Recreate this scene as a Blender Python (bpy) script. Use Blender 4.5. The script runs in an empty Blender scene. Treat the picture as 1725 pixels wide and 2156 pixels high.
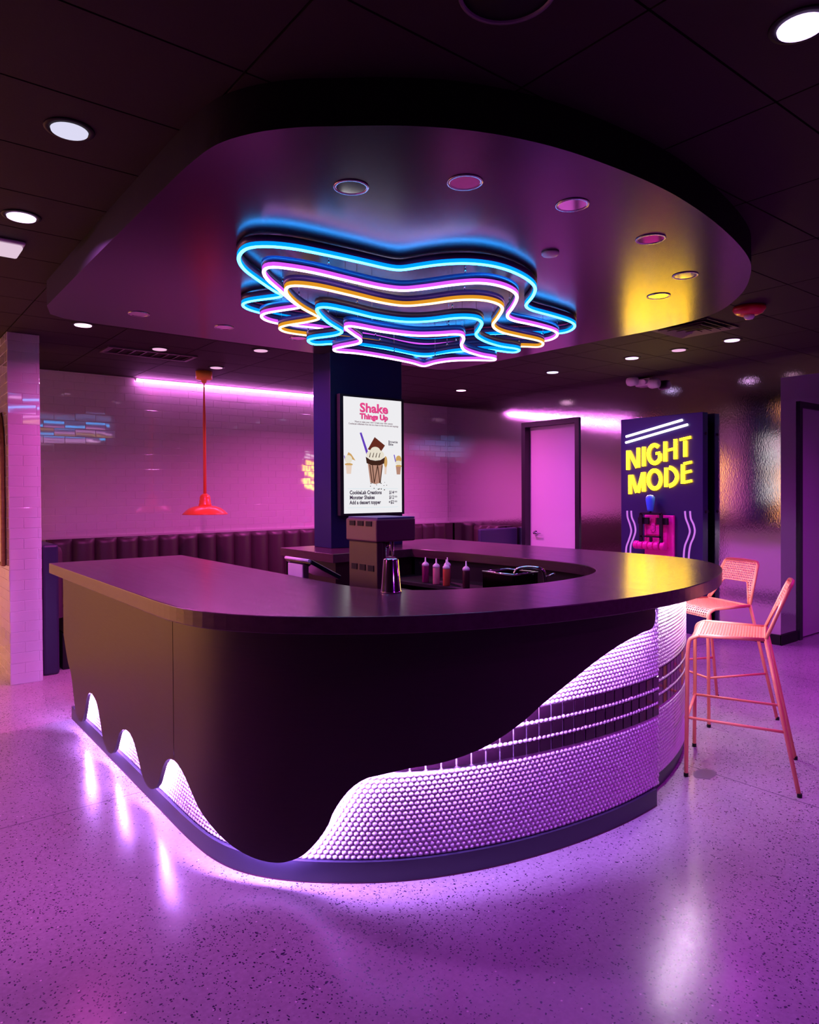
import bpy, bmesh, math, random
import numpy as np
from mathutils import Vector, Matrix

sc = bpy.context.scene
COL = sc.collection
PI = math.pi

# ------------------------------------------------------------------ camera
cam_d = bpy.data.cameras.new('camera')
cam = bpy.data.objects.new('camera', cam_d)
COL.objects.link(cam)
sc.camera = cam
AZ, PITCH, ROLL = math.radians(51.8), math.radians(0.59), math.radians(-0.34)
FW = Vector((math.cos(AZ), math.sin(AZ), 0)); RT = Vector((math.sin(AZ), -math.cos(AZ), 0)); UP = Vector((0, 0, 1))
F3 = FW * math.cos(PITCH) - UP * math.sin(PITCH)
U2 = UP * math.cos(PITCH) + FW * math.sin(PITCH)
R3 = RT * math.cos(ROLL) + U2 * math.sin(ROLL)
U3 = U2 * math.cos(ROLL) - RT * math.sin(ROLL)
m = Matrix.Identity(4)
for i in range(3):
    m[i][0], m[i][1], m[i][2] = R3[i], U3[i], -F3[i]
m[2][3] = 1.53
cam.matrix_world = m
cam_d.sensor_fit = 'HORIZONTAL'
cam_d.sensor_width = 36.0
cam_d.lens = 1483.0 / 1725.0 * 36.0
cam_d.shift_y = -27.7 / 1725.0
cam_d.clip_start = 0.05

# ------------------------------------------------------------------ world, view
w = bpy.data.worlds.new('night')
sc.world = w
w.use_nodes = True
w.node_tree.nodes['Background'].inputs[0].default_value = (0.10, 0.01, 0.12, 1)
w.node_tree.nodes['Background'].inputs[1].default_value = 0.0
sc.view_settings.view_transform = 'Standard'
sc.view_settings.look = 'None'
sc.view_settings.gamma = 1
sc.view_settings.use_curve_mapping = False
sc.view_settings.exposure = 0.0
sc.cycles.max_bounces = 8
sc.cycles.sample_clamp_indirect = 4.0
sc.cycles.caustics_reflective = False
sc.cycles.caustics_refractive = False

VIOLET = (0.46, 0.02, 1.0)
MAGENTA = (0.74, 0.02, 0.95)
PINK = (1.0, 0.105, 0.68)

def area(name, loc, size, col, power, rot=(0, 0, 0), size_y=None, spread=180, shape='DISK'):
    d = bpy.data.lights.new(name, 'AREA')
    d.shape = shape; d.size = size
    if size_y: d.size_y = size_y
    d.color = col; d.energy = power; d.spread = math.radians(spread)
    o = bpy.data.objects.new(name, d)
    o.location = loc; o.rotation_euler = rot
    COL.objects.link(o)
    return o

ZC = 2.82      # ceiling
ZS = 2.67      # underside of the dropped canopy
# can lights in view (x, y, colour, power); the lens of each is built with the ceiling lights below
CANS = [(0.61, 2.71, (0.60, 0.30, 1.0), 4), (0.62, 3.69, (0.75, 0.16, 1.0), 34), (1.38, 5.77, PINK, 8),
        (2.15, 6.33, PINK, 4), (2.90, 5.85, PINK, 4), (2.93, 6.92, PINK, 4), (2.08, 0.87, VIOLET, 11),
        (5.94, 3.05, MAGENTA, 6), (5.96, 3.56, PINK, 2), (5.95, 4.05, MAGENTA, 12), (5.96, 5.05, (0.42, 0.10, 1.0), 28), (6.08, 6.65, PINK, 42)]
for x, y, c, p in CANS:
    if p > 4: area('can_and_fill_lamp', (x, y, ZC - 0.022), 0.11, c, p, spread=150)
# unseen fill lamps added at ceiling height, no fittings, for floor and back wall
for x, y, c, p in [(3.9, -0.2, MAGENTA, 27), (5.6, 0.9, MAGENTA, 28), (0.4, -0.9, VIOLET, 2),
                   (-1.0, 1.9, VIOLET, 5), (-0.9, 3.8, PINK, 26), (2.2, -1.8, VIOLET, 4), (4.4, 6.4, PINK, 66), (2.2, 5.3, PINK, 54), (6.0, 1.8, MAGENTA, 20)]:
    area('can_and_fill_lamp', (x, y, ZC - 0.022), 0.11, c, p, spread=150)
# wide magenta fill panel added behind the camera, not a fitting of the room
area('rear_fill_light', (1.5, -3.2, 2.6), 4.5, (0.85, 0.05, 0.85), 2, rot=(math.radians(55), 0, 0), size_y=0.5, shape='RECTANGLE')
# warm lamps of the dining bay on the far left
for x, y, z, p in [(-0.55, 7.1, 2.75, 520), (-2.2, 7.0, 2.75, 700), (-3.4, 7.0, 2.75, 700)]:
    d = bpy.data.lights.new('warm_lamp', 'SPOT'); d.color = (1.0, 0.42, 0.07); d.energy = p; d.shadow_soft_size = 0.08
    d.spot_size = math.radians(95); d.spot_blend = 0.6
    o = bpy.data.objects.new('warm_lamp', d); o.location = (x, y, z); o.rotation_euler = (math.radians(22), 0, 0); COL.objects.link(o)

# measured plan curves, lettering strokes and positions, all in metres
D = {
    'STARS': [{'z': 2.61, 'p': [[1.8272, 3.4703], [1.6373, 3.3215], [1.4947, 3.1928], [1.4167, 3.0797], [1.3858, 2.9827], [1.3842, 2.8961], [1.4385, 2.8363], [1.531, 2.7959], [1.6986, 2.7767], [1.8836, 2.7676], [2.0569, 2.7628], [2.1105, 2.7494], [2.1423, 2.6892], [2.2111, 2.5623], [2.3054, 2.4694], [2.4318, 2.4257], [2.5867, 2.4352], [2.7686, 2.4925], [2.8857, 2.5619], [2.9938, 2.6786], [3.1113, 2.8379], [3.1933, 2.8758], [3.4025, 2.8933], [3.6145, 2.921], [3.7288, 2.9697], [3.8116, 3.057], [3.8417, 3.1648], [3.4676, 3.5302], [3.2509, 3.9506], [2.6537, 3.8938], [2.1414, 3.9323], [1.8987, 3.901], [1.8042, 3.8518], [1.7701, 3.8003], [1.7654, 3.729], [1.8741, 3.4922]]}, {'z': 2.537, 'p': [[1.9102, 3.39], [1.6688, 3.1691], [1.5389, 3.0417], [1.4814, 2.9528], [1.4717, 2.8765], [1.5471, 2.8483], [1.6697, 2.8319], [1.8658, 2.8408], [2.0734, 2.8439], [2.181, 2.8137], [2.2441, 2.7253], [2.3295, 2.562], [2.4065, 2.4799], [2.515, 2.4612], [2.6507, 2.4961], [2.743, 2.5617], [2.863, 2.7051], [2.9882, 2.8695], [3.0711, 2.9116], [3.2589, 2.9167], [3.4829, 2.9433], [3.582, 2.9926], [3.6584, 3.082], [3.6752, 3.1864], [3.3449, 3.4858], [3.1306, 3.8046], [2.6541, 3.784], [2.269, 3.7697], [1.9905, 3.8127], [1.8917, 3.7727], [1.8443, 3.7126], [1.8331, 3.6352], [1.9325, 3.3914]]}, {'z': 2.491, 'p': [[2.0123, 3.3669], [1.8487, 3.2564], [1.6957, 3.1121], [1.6317, 3.024], [1.6114, 2.9344], [1.7065, 2.8954], [1.9058, 2.9024], [2.1289, 2.9207], [2.2594, 2.896], [2.3324, 2.7957], [2.406, 2.6467], [2.4996, 2.5763], [2.6079, 2.5775], [2.7053, 2.6312], [2.8293, 2.7879], [2.9444, 2.943], [3.0876, 3.0234], [3.2735, 3.0449], [3.4832, 3.0588], [3.5745, 3.1071], [3.6235, 3.1822], [3.5243, 3.2368], [3.2491, 3.4726], [3.11, 3.78], [2.6291, 3.7419], [2.1694, 3.8097], [2.0482, 3.8057], [1.9832, 3.7556], [1.9661, 3.6806], [2.0355, 3.4819], [2.0441, 3.3953]]}, {'z': 2.431, 'p': [[2.1527, 3.3518], [2.0141, 3.2501], [1.862, 3.1038], [1.8085, 3.0298], [1.8058, 2.9769], [1.9515, 2.9732], [2.1397, 2.9978], [2.3176, 2.9714], [2.41, 2.8895], [2.4877, 2.7373], [2.5658, 2.6973], [2.663, 2.7457], [2.7595, 2.8639], [2.8458, 2.9826], [2.9951, 3.0688], [3.1821, 3.1165], [3.3225, 3.1108], [3.3833, 3.1395], [3.3993, 3.2034], [3.1887, 3.2464], [3.0827, 3.4252], [3.0134, 3.6528], [2.6379, 3.6303], [2.3162, 3.6725], [2.2304, 3.7616], [2.1557, 3.7167], [2.1276, 3.6409], [2.1949, 3.4671], [2.1819, 3.3804]]}, {'z': 2.377, 'p': [[2.2822, 3.3588], [2.2352, 3.2779], [2.1182, 3.1832], [2.0086, 3.083], [2.0005, 3.0379], [2.048, 3.0343], [2.2157, 3.0415], [2.4237, 3.0053], [2.5179, 2.921], [2.5837, 2.8437], [2.6812, 2.9089], [2.7984, 3.0564], [2.9252, 3.1578], [3.1182, 3.2164], [3.2388, 3.2241], [3.2848, 3.27], [3.1756, 3.3403], [3.0705, 3.448], [3.0392, 3.5744], [3.0489, 3.7072], [2.9153, 3.6655], [2.6945, 3.6253], [2.435, 3.6096], [2.3015, 3.6367], [2.2604, 3.5974], [2.2533, 3.5348]]}],
    'OUT': [[1.01, 5.18], [1.01, 4.6], [1.01, 4.0], [1.01, 3.4], [1.012, 3.0], [1.03, 2.78], [1.085, 2.592], [1.204, 2.405], [1.385, 2.227], [1.6, 2.072], [1.851, 1.954], [2.158, 1.862], [2.538, 1.803], [2.891, 1.793], [3.2, 1.825], [3.539, 1.912], [3.9, 2.06], [4.2, 2.25], [4.4, 2.5], [4.49, 2.8], [4.5, 3.2], [4.5, 3.8], [4.5, 4.5], [4.5, 5.3]],
    'EDGE': [[0.0126, 0.4137], [0.0214, 0.3517], [0.029, 0.2135], [0.0334, 0.1308], [0.0426, 0.0981], [0.0504, 0.1078], [0.0578, 0.1698], [0.0625, 0.2526], [0.0671, 0.3063], [0.0727, 0.3321], [0.0805, 0.3311], [0.0892, 0.2999], [0.0977, 0.202], [0.1031, 0.1283], [0.1104, 0.0897], [0.1194, 0.09], [0.1275, 0.1348], [0.1329, 0.1943], [0.1371, 0.2455], [0.1454, 0.2864], [0.1549, 0.2981], [0.1639, 0.2732], [0.1725, 0.2024], [0.1793, 0.1383], [0.1861, 0.113], [0.1941, 0.1194], [0.202, 0.1608], [0.2072, 0.2196], [0.2116, 0.2787], [0.2168, 0.32], [0.2225, 0.3407], [0.231, 0.343], [0.2391, 0.3173], [0.2466, 0.2731], [0.2552, 0.2184], [0.2656, 0.1754], [0.2756, 0.1406], [0.2834, 0.1186], [0.2894, 0.1052], [0.2967, 0.0937], [0.3053, 0.092], [0.311, 0.1013], [0.3181, 0.1303], [0.325, 0.1913], [0.3295, 0.2507], [0.3314, 0.2913], [0.3345, 0.3374], [0.3397, 0.3924], [0.346, 0.4283], [0.3523, 0.441], [0.3649, 0.4609], [0.3785, 0.4708], [0.3899, 0.4881], [0.4008, 0.5135], [0.4103, 0.5476], [0.4211, 0.595], [0.4315, 0.6512], [0.4403, 0.6909], [0.4518, 0.7397], [0.4641, 0.7889], [0.4818, 0.8419], [0.5005, 0.875], [0.5102, 0.8853], [0.5127, 0.9043], [0.5137, 0.9384]],
    'SOFF': [[0.9363, 4.8011], [0.9091, 4.2528], [0.9044, 3.5473], [0.9027, 2.9607], [0.8979, 2.4136], [0.9233, 2.2255], [0.9736, 2.1169], [1.0294, 2.0291], [1.1024, 1.9475], [1.1816, 1.8794], [1.3676, 1.7328], [1.5542, 1.6296], [1.802, 1.551], [2.1348, 1.5111], [2.4979, 1.5099], [2.9789, 1.5748], [3.4439, 1.6887], [3.6812, 1.7878], [4.0785, 2.0419], [4.3914, 2.3862], [4.4804, 2.7833]],
    'LET': {'N': [[[4.7786, 1.9817], [4.7793, 1.7643]], [[4.7646, 1.973], [4.6592, 1.7888]], [[4.6449, 2.0069], [4.6456, 1.786]]], 'I': [[[4.5727, 2.0149], [4.5733, 1.798]]], 'G': [[[4.3923, 2.0036], [4.4106, 2.0186], [4.4311, 2.0264], [4.4524, 2.0262], [4.4726, 2.0181], [4.4901, 2.0027], [4.5036, 1.9812], [4.5118, 1.9553], [4.5141, 1.9271], [4.5103, 1.899], [4.5007, 1.8732], [4.4861, 1.8519], [4.4677, 1.8367], [4.4471, 1.8289], [4.4259, 1.829], [4.4058, 1.837], [4.3883, 1.8522], [4.3749, 1.8733], [4.3666, 1.8987]], [[4.4228, 1.9331], [4.3709, 1.94]], [[4.3726, 1.9308], [4.3728, 1.8496]]], 'H': [[[4.3073, 2.0583], [4.3078, 1.8418]], [[4.1865, 2.0777], [4.1869, 1.8631]], [[4.277, 1.9631], [4.2141, 1.9729]]], 'T': [[[4.1354, 2.0677], [4.0099, 2.0868]], [[4.0727, 2.0519], [4.073, 1.8833]]], 'M': [[[4.7515, 1.7033], [4.7522, 1.4887]], [[4.733, 1.6989], [4.6646, 1.5061]], [[4.651, 1.5061], [4.587, 1.7234]], [[4.5735, 1.7309], [4.5741, 1.5154]]], 'O': [[[4.363, 1.646], [4.3649, 1.6681], [4.3704, 1.6891], [4.3794, 1.7081], [4.3914, 1.7241], [4.4058, 1.7363], [4.4219, 1.744], [4.439, 1.747], [4.4561, 1.745], [4.4724, 1.738], [4.4872, 1.7265], [4.4995, 1.7109], [4.5088, 1.6921], [4.5146, 1.671], [4.5167, 1.6486], [4.5148, 1.6262], [4.5091, 1.6049], [4.4998, 1.5858], [4.4876, 1.5698], [4.4729, 1.5577], [4.4566, 1.5502], [4.4395, 1.5476], [4.4224, 1.55], [4.4063, 1.5572], [4.3918, 1.5689], [4.3797, 1.5845], [4.3706, 1.6032], [4.365, 1.624], [4.363, 1.646]]], 'D': [[[4.2987, 1.7739], [4.2992, 1.565]], [[4.2614, 1.7744], [4.2423, 1.7688], [4.2245, 1.7605], [4.2085, 1.7499], [4.1948, 1.7371], [4.1838, 1.7226], [4.1757, 1.7068], [4.1708, 1.6901], [4.1691, 1.673], [4.1709, 1.656], [4.1759, 1.6395], [4.184, 1.624], [4.1951, 1.6099], [4.2089, 1.5977], [4.2249, 1.5877], [4.2427, 1.5802], [4.2619, 1.5753]]], 'E': [[[4.1016, 1.8018], [4.102, 1.5986]], [[4.091, 1.8089], [4.0001, 1.8244]], [[4.0872, 1.7134], [4.0026, 1.7307]], [[4.0914, 1.6098], [3.9988, 1.6271]]]},
    'BARS': [[[4.8015, 2.1441], [4.1063, 2.2757]], [[4.8064, 2.0759], [4.0457, 2.2221]]],
    'WAVE': [[[4.7901, 1.2967], [4.7857, 1.2241], [4.7533, 1.1364], [4.7377, 1.0646], [4.7678, 0.9666], [4.8008, 0.8841], [4.8076, 0.8028]], [[4.737, 1.2976], [4.7298, 1.2255], [4.6932, 1.1464], [4.6824, 1.0668], [4.7103, 0.9815], [4.7419, 0.9076], [4.7497, 0.8066]], [[4.0758, 1.3055], [4.0679, 1.2343], [4.0334, 1.1455], [4.0215, 1.0898], [4.0401, 1.0254], [4.0766, 0.9372], [4.0906, 0.8348]], [[4.0178, 1.3065], [4.0092, 1.2284], [3.9775, 1.1623], [3.9649, 1.0959], [3.9801, 1.0283], [4.0121, 0.9558], [4.0324, 0.8387]]],
    'SDL': [[1.47, 2.21], [1.78, 1.92], [2.26, 1.81], [2.85, 1.84], [3.48, 2.04], [3.72, 2.35], [1.43, 4.59], [2.01, 4.61], [2.59, 4.61]],
    'CAP': [2.63, 2.24],
    'ALARM': [4.975, 2.43],
    'EMY': 4.62,
    'VENT': [1.75, 2.55, 6.45, 6.75],
    'ST1': [[3.815, 1.882, 0], 0.4363],
    'ST2': [[4.66, 2.5, 0], 1.2217],
}

# ------------------------------------------------------------------ materials
def mat(name, col, rough=0.5, metal=0.0, spec=0.5, coat=0.0, emit=None, estr=0.0, bump=None, alpha=None):
    m = bpy.data.materials.new(name); m.use_nodes = True
    nt = m.node_tree; b = nt.nodes['Principled BSDF']
    b.inputs['Base Color'].default_value = (*col, 1)
    b.inputs['Roughness'].default_value = rough
    b.inputs['Metallic'].default_value = metal
    b.inputs['Specular IOR Level'].default_value = spec
    b.inputs['Coat Weight'].default_value = coat
    b.inputs['Coat Roughness'].default_value = 0.08
    if emit:
        b.inputs['Emission Color'].default_value = (*emit, 1)
        b.inputs['Emission Strength'].default_value = estr
    if bump:
        scale, strength, dist, stretch = bump
        tc = nt.nodes.new('ShaderNodeTexCoord'); mp = nt.nodes.new('ShaderNodeMapping')
        mp.inputs['Scale'].default_value = stretch
        nz = nt.nodes.new('ShaderNodeTexNoise'); nz.inputs['Scale'].default_value = scale; nz.inputs['Detail'].default_value = 4
        bp = nt.nodes.new('ShaderNodeBump'); bp.inputs['Strength'].default_value = strength; bp.inputs['Distance'].default_value = dist
        nt.links.new(tc.outputs['Object'], mp.inputs['Vector']); nt.links.new(mp.outputs[0], nz.inputs['Vector'])
        nt.links.new(nz.outputs['Fac'], bp.inputs['Height']); nt.links.new(bp.outputs[0], b.inputs['Normal'])
    return m

def emat(name, col, s):
    m = bpy.data.materials.new(name); m.use_nodes = True
    nt = m.node_tree; nt.nodes.clear()
    e = nt.nodes.new('ShaderNodeEmission'); o = nt.nodes.new('ShaderNodeOutputMaterial')
    e.inputs[0].default_value = (*col, 1); e.inputs[1].default_value = s
    nt.links.new(e.outputs[0], o.inputs[0])
    return m

def wood(name, c1, c2, rough, stretch, scale=6.0):
    m = mat(name, c1, rough)
    nt = m.node_tree; b = nt.nodes['Principled BSDF']
    tc = nt.nodes.new('ShaderNodeTexCoord'); mp = nt.nodes.new('ShaderNodeMapping'); mp.inputs['Scale'].default_value = stretch
    nz = nt.nodes.new('ShaderNodeTexNoise'); nz.inputs['Scale'].default_value = scale; nz.inputs['Detail'].default_value = 4
    cr = nt.nodes.new('ShaderNodeValToRGB')
    cr.color_ramp.elements[0].position = 0.3; cr.color_ramp.elements[0].color = (*c1, 1)
    cr.color_ramp.elements[1].position = 0.75; cr.color_ramp.elements[1].color = (*c2, 1)
    rr = nt.nodes.new('ShaderNodeMapRange'); rr.inputs['To Min'].default_value = rough - 0.03; rr.inputs['To Max'].default_value = rough + 0.04
    bp = nt.nodes.new('ShaderNodeBump'); bp.inputs['Strength'].default_value = 0.05; bp.inputs['Distance'].default_value = 0.001
    L = nt.links.new
    L(tc.outputs['Object'], mp.inputs[0]); L(mp.outputs[0], nz.inputs['Vector']); L(nz.outputs['Fac'], cr.inputs[0]); L(cr.outputs[0], b.inputs['Base Color'])
    L(nz.outputs['Fac'], rr.inputs['Value']); L(rr.outputs[0], b.inputs['Roughness'])
    L(nz.outputs['Fac'], bp.inputs['Height']); L(bp.outputs[0], b.inputs['Normal'])
    return m

def floor_material():
    m = mat('polished_concrete', (0.45, 0.42, 0.45), 0.25)
    nt = m.node_tree; b = nt.nodes['Principled BSDF']; N = nt.nodes.new; L = nt.links.new
    tc = N('ShaderNodeTexCoord')
    def noise(scale, detail=4, rough=0.5):
        n = N('ShaderNodeTexNoise'); n.inputs['Scale'].default_value = scale; n.inputs['Detail'].default_value = detail; n.inputs['Roughness'].default_value = rough
        L(tc.outputs['Object'], n.inputs['Vector']); return n
    def ramp(src, p0, p1, c0, c1):
        r = N('ShaderNodeValToRGB'); r.color_ramp.elements[0].position = p0; r.color_ramp.elements[1].position = p1
        r.color_ramp.elements[0].color = (*c0, 1); r.color_ramp.elements[1].color = (*c1, 1); L(src, r.inputs[0]); return r
    def mix(kind, fac, a, bb):
        x = N('ShaderNodeMix'); x.data_type = 'RGBA'; x.blend_type = kind
        if isinstance(fac, float): x.inputs[0].default_value = fac
        else: L(fac, x.inputs[0])
        L(a, x.inputs[6])
        if isinstance(bb, tuple): x.inputs[7].default_value = (*bb, 1)
        else: L(bb, x.inputs[7])
        return x
    big = ramp(noise(1.3, 6).outputs['Fac'], 0.3, 0.7, (0.32, 0.30, 0.32), (0.46, 0.43, 0.46))
    fine = ramp(noise(60, 3).outputs['Fac'], 0.35, 0.7, (0.78, 0.78, 0.78), (1.0, 1.0, 1.0))
    c = mix('MULTIPLY', 0.8, big.outputs[0], fine.outputs[0])
    # dark aggregate chips, denser in some areas
    vo = N('ShaderNodeTexVoronoi'); vo.inputs['Scale'].default_value = 120; vo.inputs['Randomness'].default_value = 1.0
    nw = noise(25, 2); 
    mx = N('ShaderNodeMix'); mx.data_type = 'RGBA'; mx.inputs[0].default_value = 0.03
    L(tc.outputs['Object'], mx.inputs[6]); L(nw.outputs['Color'], mx.inputs[7]); L(mx.outputs[2], vo.inputs['Vector'])
    sep = N('ShaderNodeSeparateColor'); L(vo.outputs['Color'], sep.inputs[0])
    dens = N('ShaderNodeMapRange'); L(noise(0.9, 2).outputs['Fac'], dens.inputs['Value'])
    dens.inputs['From Min'].default_value = 0.35; dens.inputs['From Max'].default_value = 0.68; dens.inputs['To Min'].default_value = 0.15; dens.inputs['To Max'].default_value = 0.75
    pick = N('ShaderNodeMath'); pick.operation = 'LESS_THAN'; L(sep.outputs[0], pick.inputs[0]); L(dens.outputs[0], pick.inputs[1])
    rad = N('ShaderNodeMath'); rad.operation = 'MULTIPLY'; L(sep.outputs[1], rad.inputs[0]); rad.inputs[1].default_value = 0.50
    near = N('ShaderNodeMath'); near.operation = 'LESS_THAN'; L(vo.outputs['Distance'], near.inputs[0]); L(rad.outputs[0], near.inputs[1])
    chip = N('ShaderNodeMath'); chip.operation = 'MULTIPLY'; L(pick.outputs[0], chip.inputs[0]); L(near.outputs[0], chip.inputs[1])
    c2 = mix('MIX', chip.outputs[0], c.outputs[2], (0.04, 0.035, 0.07))
    # light chips
    vo2 = N('ShaderNodeTexVoronoi'); vo2.inputs['Scale'].default_value = 48; L(tc.outputs['Object'], vo2.inputs['Vector'])
    s2 = N('ShaderNodeSeparateColor'); L(vo2.outputs['Color'], s2.inputs[0])
    p2 = N('ShaderNodeMath'); p2.operation = 'GREATER_THAN'; L(s2.outputs[0], p2.inputs[0]); p2.inputs[1].default_value = 0.94
    n2 = N('ShaderNodeMath'); n2.operation = 'LESS_THAN'; L(vo2.outputs['Distance'], n2.inputs[0]); n2.inputs[1].default_value = 0.17
    k2 = N('ShaderNodeMath'); k2.operation = 'MULTIPLY'; L(p2.outputs[0], k2.inputs[0]); L(n2.outputs[0], k2.inputs[1])
    c3 = mix('MIX', k2.outputs[0], c2.outputs[2], (0.75, 0.68, 0.70))
    # saw-cut control joints
    sx = N('ShaderNodeSeparateXYZ'); L(tc.outputs['Object'], sx.inputs[0])
    def joint(out, pos, wd=0.0035):
        a = N('ShaderNodeMath'); a.operation = 'SUBTRACT'; L(out, a.inputs[0]); a.inputs[1].default_value = pos
        ab = N('ShaderNodeMath'); ab.operation = 'ABSOLUTE'; L(a.outputs[0], ab.inputs[0])
        l = N('ShaderNodeMath'); l.operation = 'LESS_THAN'; L(ab.outputs[0], l.inputs[0]); l.inputs[1].default_value = wd
        return l
    cur = c3
    for out, pos in ((sx.outputs[1], 2.18), (sx.outputs[0], 1.22), (sx.outputs[0], 3.6)):
        j = joint(out, pos); cur = mix('MIX', j.outputs[0], cur.outputs[2], (0.13, 0.11, 0.15))
    L(cur.outputs[2], b.inputs['Base Color'])
    rr = N('ShaderNodeMapRange'); L(noise(5, 5).outputs['Fac'], rr.inputs['Value']); rr.inputs['To Min'].default_value = 0.18; rr.inputs['To Max'].default_value = 0.285
    L(rr.outputs[0], b.inputs['Roughness'])
    bp = N('ShaderNodeBump'); bp.inputs['Strength'].default_value = 0.08; bp.inputs['Distance'].default_value = 0.003
    L(noise(30, 4).outputs['Fac'], bp.inputs['Height']); L(bp.outputs[0], b.inputs['Normal'])
    return m

M = {}
M['floor'] = floor_material()
M['ceil'] = mat('dark_ceiling_panel', (0.015, 0.006, 0.008), 0.75, spec=0.25, bump=(120, 0.3, 0.002, (1, 1, 1)))
M['black'] = mat('matt_black', (0.008, 0.007, 0.009), 0.6, spec=0.3)
M['soffit'] = mat('satin_dark_paint', (0.014, 0.005, 0.018), 0.21, spec=0.85, bump=(220, 0.06, 0.001, (1, 1, 1)))
M['soffit'].node_tree.nodes['Principled BSDF'].inputs['IOR'].default_value = 1.55
M['soffit'].node_tree.nodes['Principled BSDF'].inputs['Specular Tint'].default_value = (0.80, 0.58, 1.0, 1)
M['fascia'] = mat('black_trim_paint', (0.005, 0.004, 0.005), 0.6, spec=0.2)
M['tile_white'] = mat('glazed_white_tile', (0.62, 0.58, 0.60), 0.045, coat=1.0)
M['tile_white'].node_tree.nodes['Principled BSDF'].inputs['Coat IOR'].default_value = 1.9
M['tile_white'].node_tree.nodes['Principled BSDF'].inputs['Coat Roughness'].default_value = 0.045
M['grout'] = mat('pale_grout', (0.56, 0.52, 0.54), 0.6)
M['silver'] = mat('hammered_silver_sheet', (0.82, 0.78, 0.82), 0.08, metal=1.0, bump=(95, 0.045, 0.01, (1, 1, 0.45)))
M['counter'] = wood('dark_stained_oak_top', (0.046, 0.018, 0.030), (0.066, 0.027, 0.043), 0.24, (9, 0.8, 9), 4)
M['panel'] = wood('dark_stained_wood', (0.010, 0.002, 0.004), (0.018, 0.004, 0.007), 0.38, (2, 2, 30), 5)
M['penny'] = mat('glazed_white_penny_tile', (0.80, 0.77, 0.82), 0.38)
M['pgrout'] = mat('white_grout', (0.62, 0.59, 0.63), 0.8)
M['dtile'] = mat('glazed_dark_tile', (0.020, 0.006, 0.014), 0.12, coat=0.5)
M['kick'] = mat('dark_blue_kick_metal', (0.030, 0.028, 0.055), 0.40)
M['led'] = emat('white_led_tape', (0.52, 0.23, 1.0), 440)
M['led_white'] = emat('bright_led_tape', (0.95, 0.75, 1.0), 270)
M['navy'] = mat('navy_column_paint', (0.009, 0.010, 0.080), 0.35)
M['booth'] = mat('dark_vinyl', (0.040, 0.014, 0.026), 0.42)
M['door'] = mat('white_door_paint', (0.62, 0.58, 0.64), 0.5)
M['dark_frame'] = mat('dark_door_frame_paint', (0.010, 0.008, 0.016), 0.4)
M['chrome'] = mat('polished_chrome', (0.85, 0.82, 0.84), 0.08, metal=1.0)
M['steel'] = mat('brushed_steel', (0.60, 0.57, 0.60), 0.2, metal=1.0)
M['coral'] = mat('coral_powder_coat', (0.86, 0.25, 0.17), 0.42)
M['orange'] = mat('orange_red_enamel', (0.95, 0.15, 0.045), 0.3, coat=0.3)
M['canopy'] = mat('orange_enamel', (0.92, 0.36, 0.06), 0.4)
M['white'] = mat('white_plastic', (0.85, 0.81, 0.84), 0.45)
M['red'] = mat('red_plastic', (0.62, 0.02, 0.02), 0.3)
M['glass'] = mat('clear_lens', (0.8, 0.8, 0.85), 0.05, spec=0.8)
M['vent'] = mat('dark_vent_metal', (0.10, 0.06, 0.08), 0.45)
M['boardp'] = mat('navy_sign_board', (0.020, 0.012, 0.090), 0.35)
M['hotpink'] = mat('hot_pink_plastic', (0.85, 0.01, 0.36), 0.35)
M['bluep'] = mat('blue_handle_plastic', (0.05, 0.30, 0.95), 0.3)
M['machine'] = mat('olive_brown_plastic', (0.055, 0.036, 0.027), 0.4)
M['bezel'] = mat('grey_bezel', (0.02, 0.02, 0.025), 0.35)
M['n_yel'] = emat('yellow_neon', (1.0, 0.58, 0.005), 17.0)
M['n_white'] = emat('white_neon', (1.0, 0.95, 1.0), 5.0)
M['n_wave'] = emat('mauve_neon', (0.62, 0.17, 0.80), 1.05)
M['strip'] = emat('magenta_led_strip', (1.0, 0.22, 0.95), 110)
M['channel'] = mat('dark_blue_channel', (0.060, 0.060, 0.200), 0.3)

# ------------------------------------------------------------------ object helpers
ORG = {}
def thing(name, label, cat, loc=(0, 0, 0), group=None):
    o = bpy.data.objects.new(name, None); COL.objects.link(o)
    o.empty_display_size = 0.1
    o.location = loc; ORG[o.name] = Vector(loc)
    o['label'] = label; o['category'] = cat
    if group: o['group'] = group
    return o
def tag(o, label, cat, group=None):
    o['label'] = label; o['category'] = cat
    if group: o['group'] = group
    return o
def struct(o):
    o['kind'] = 'structure'; return o

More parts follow.
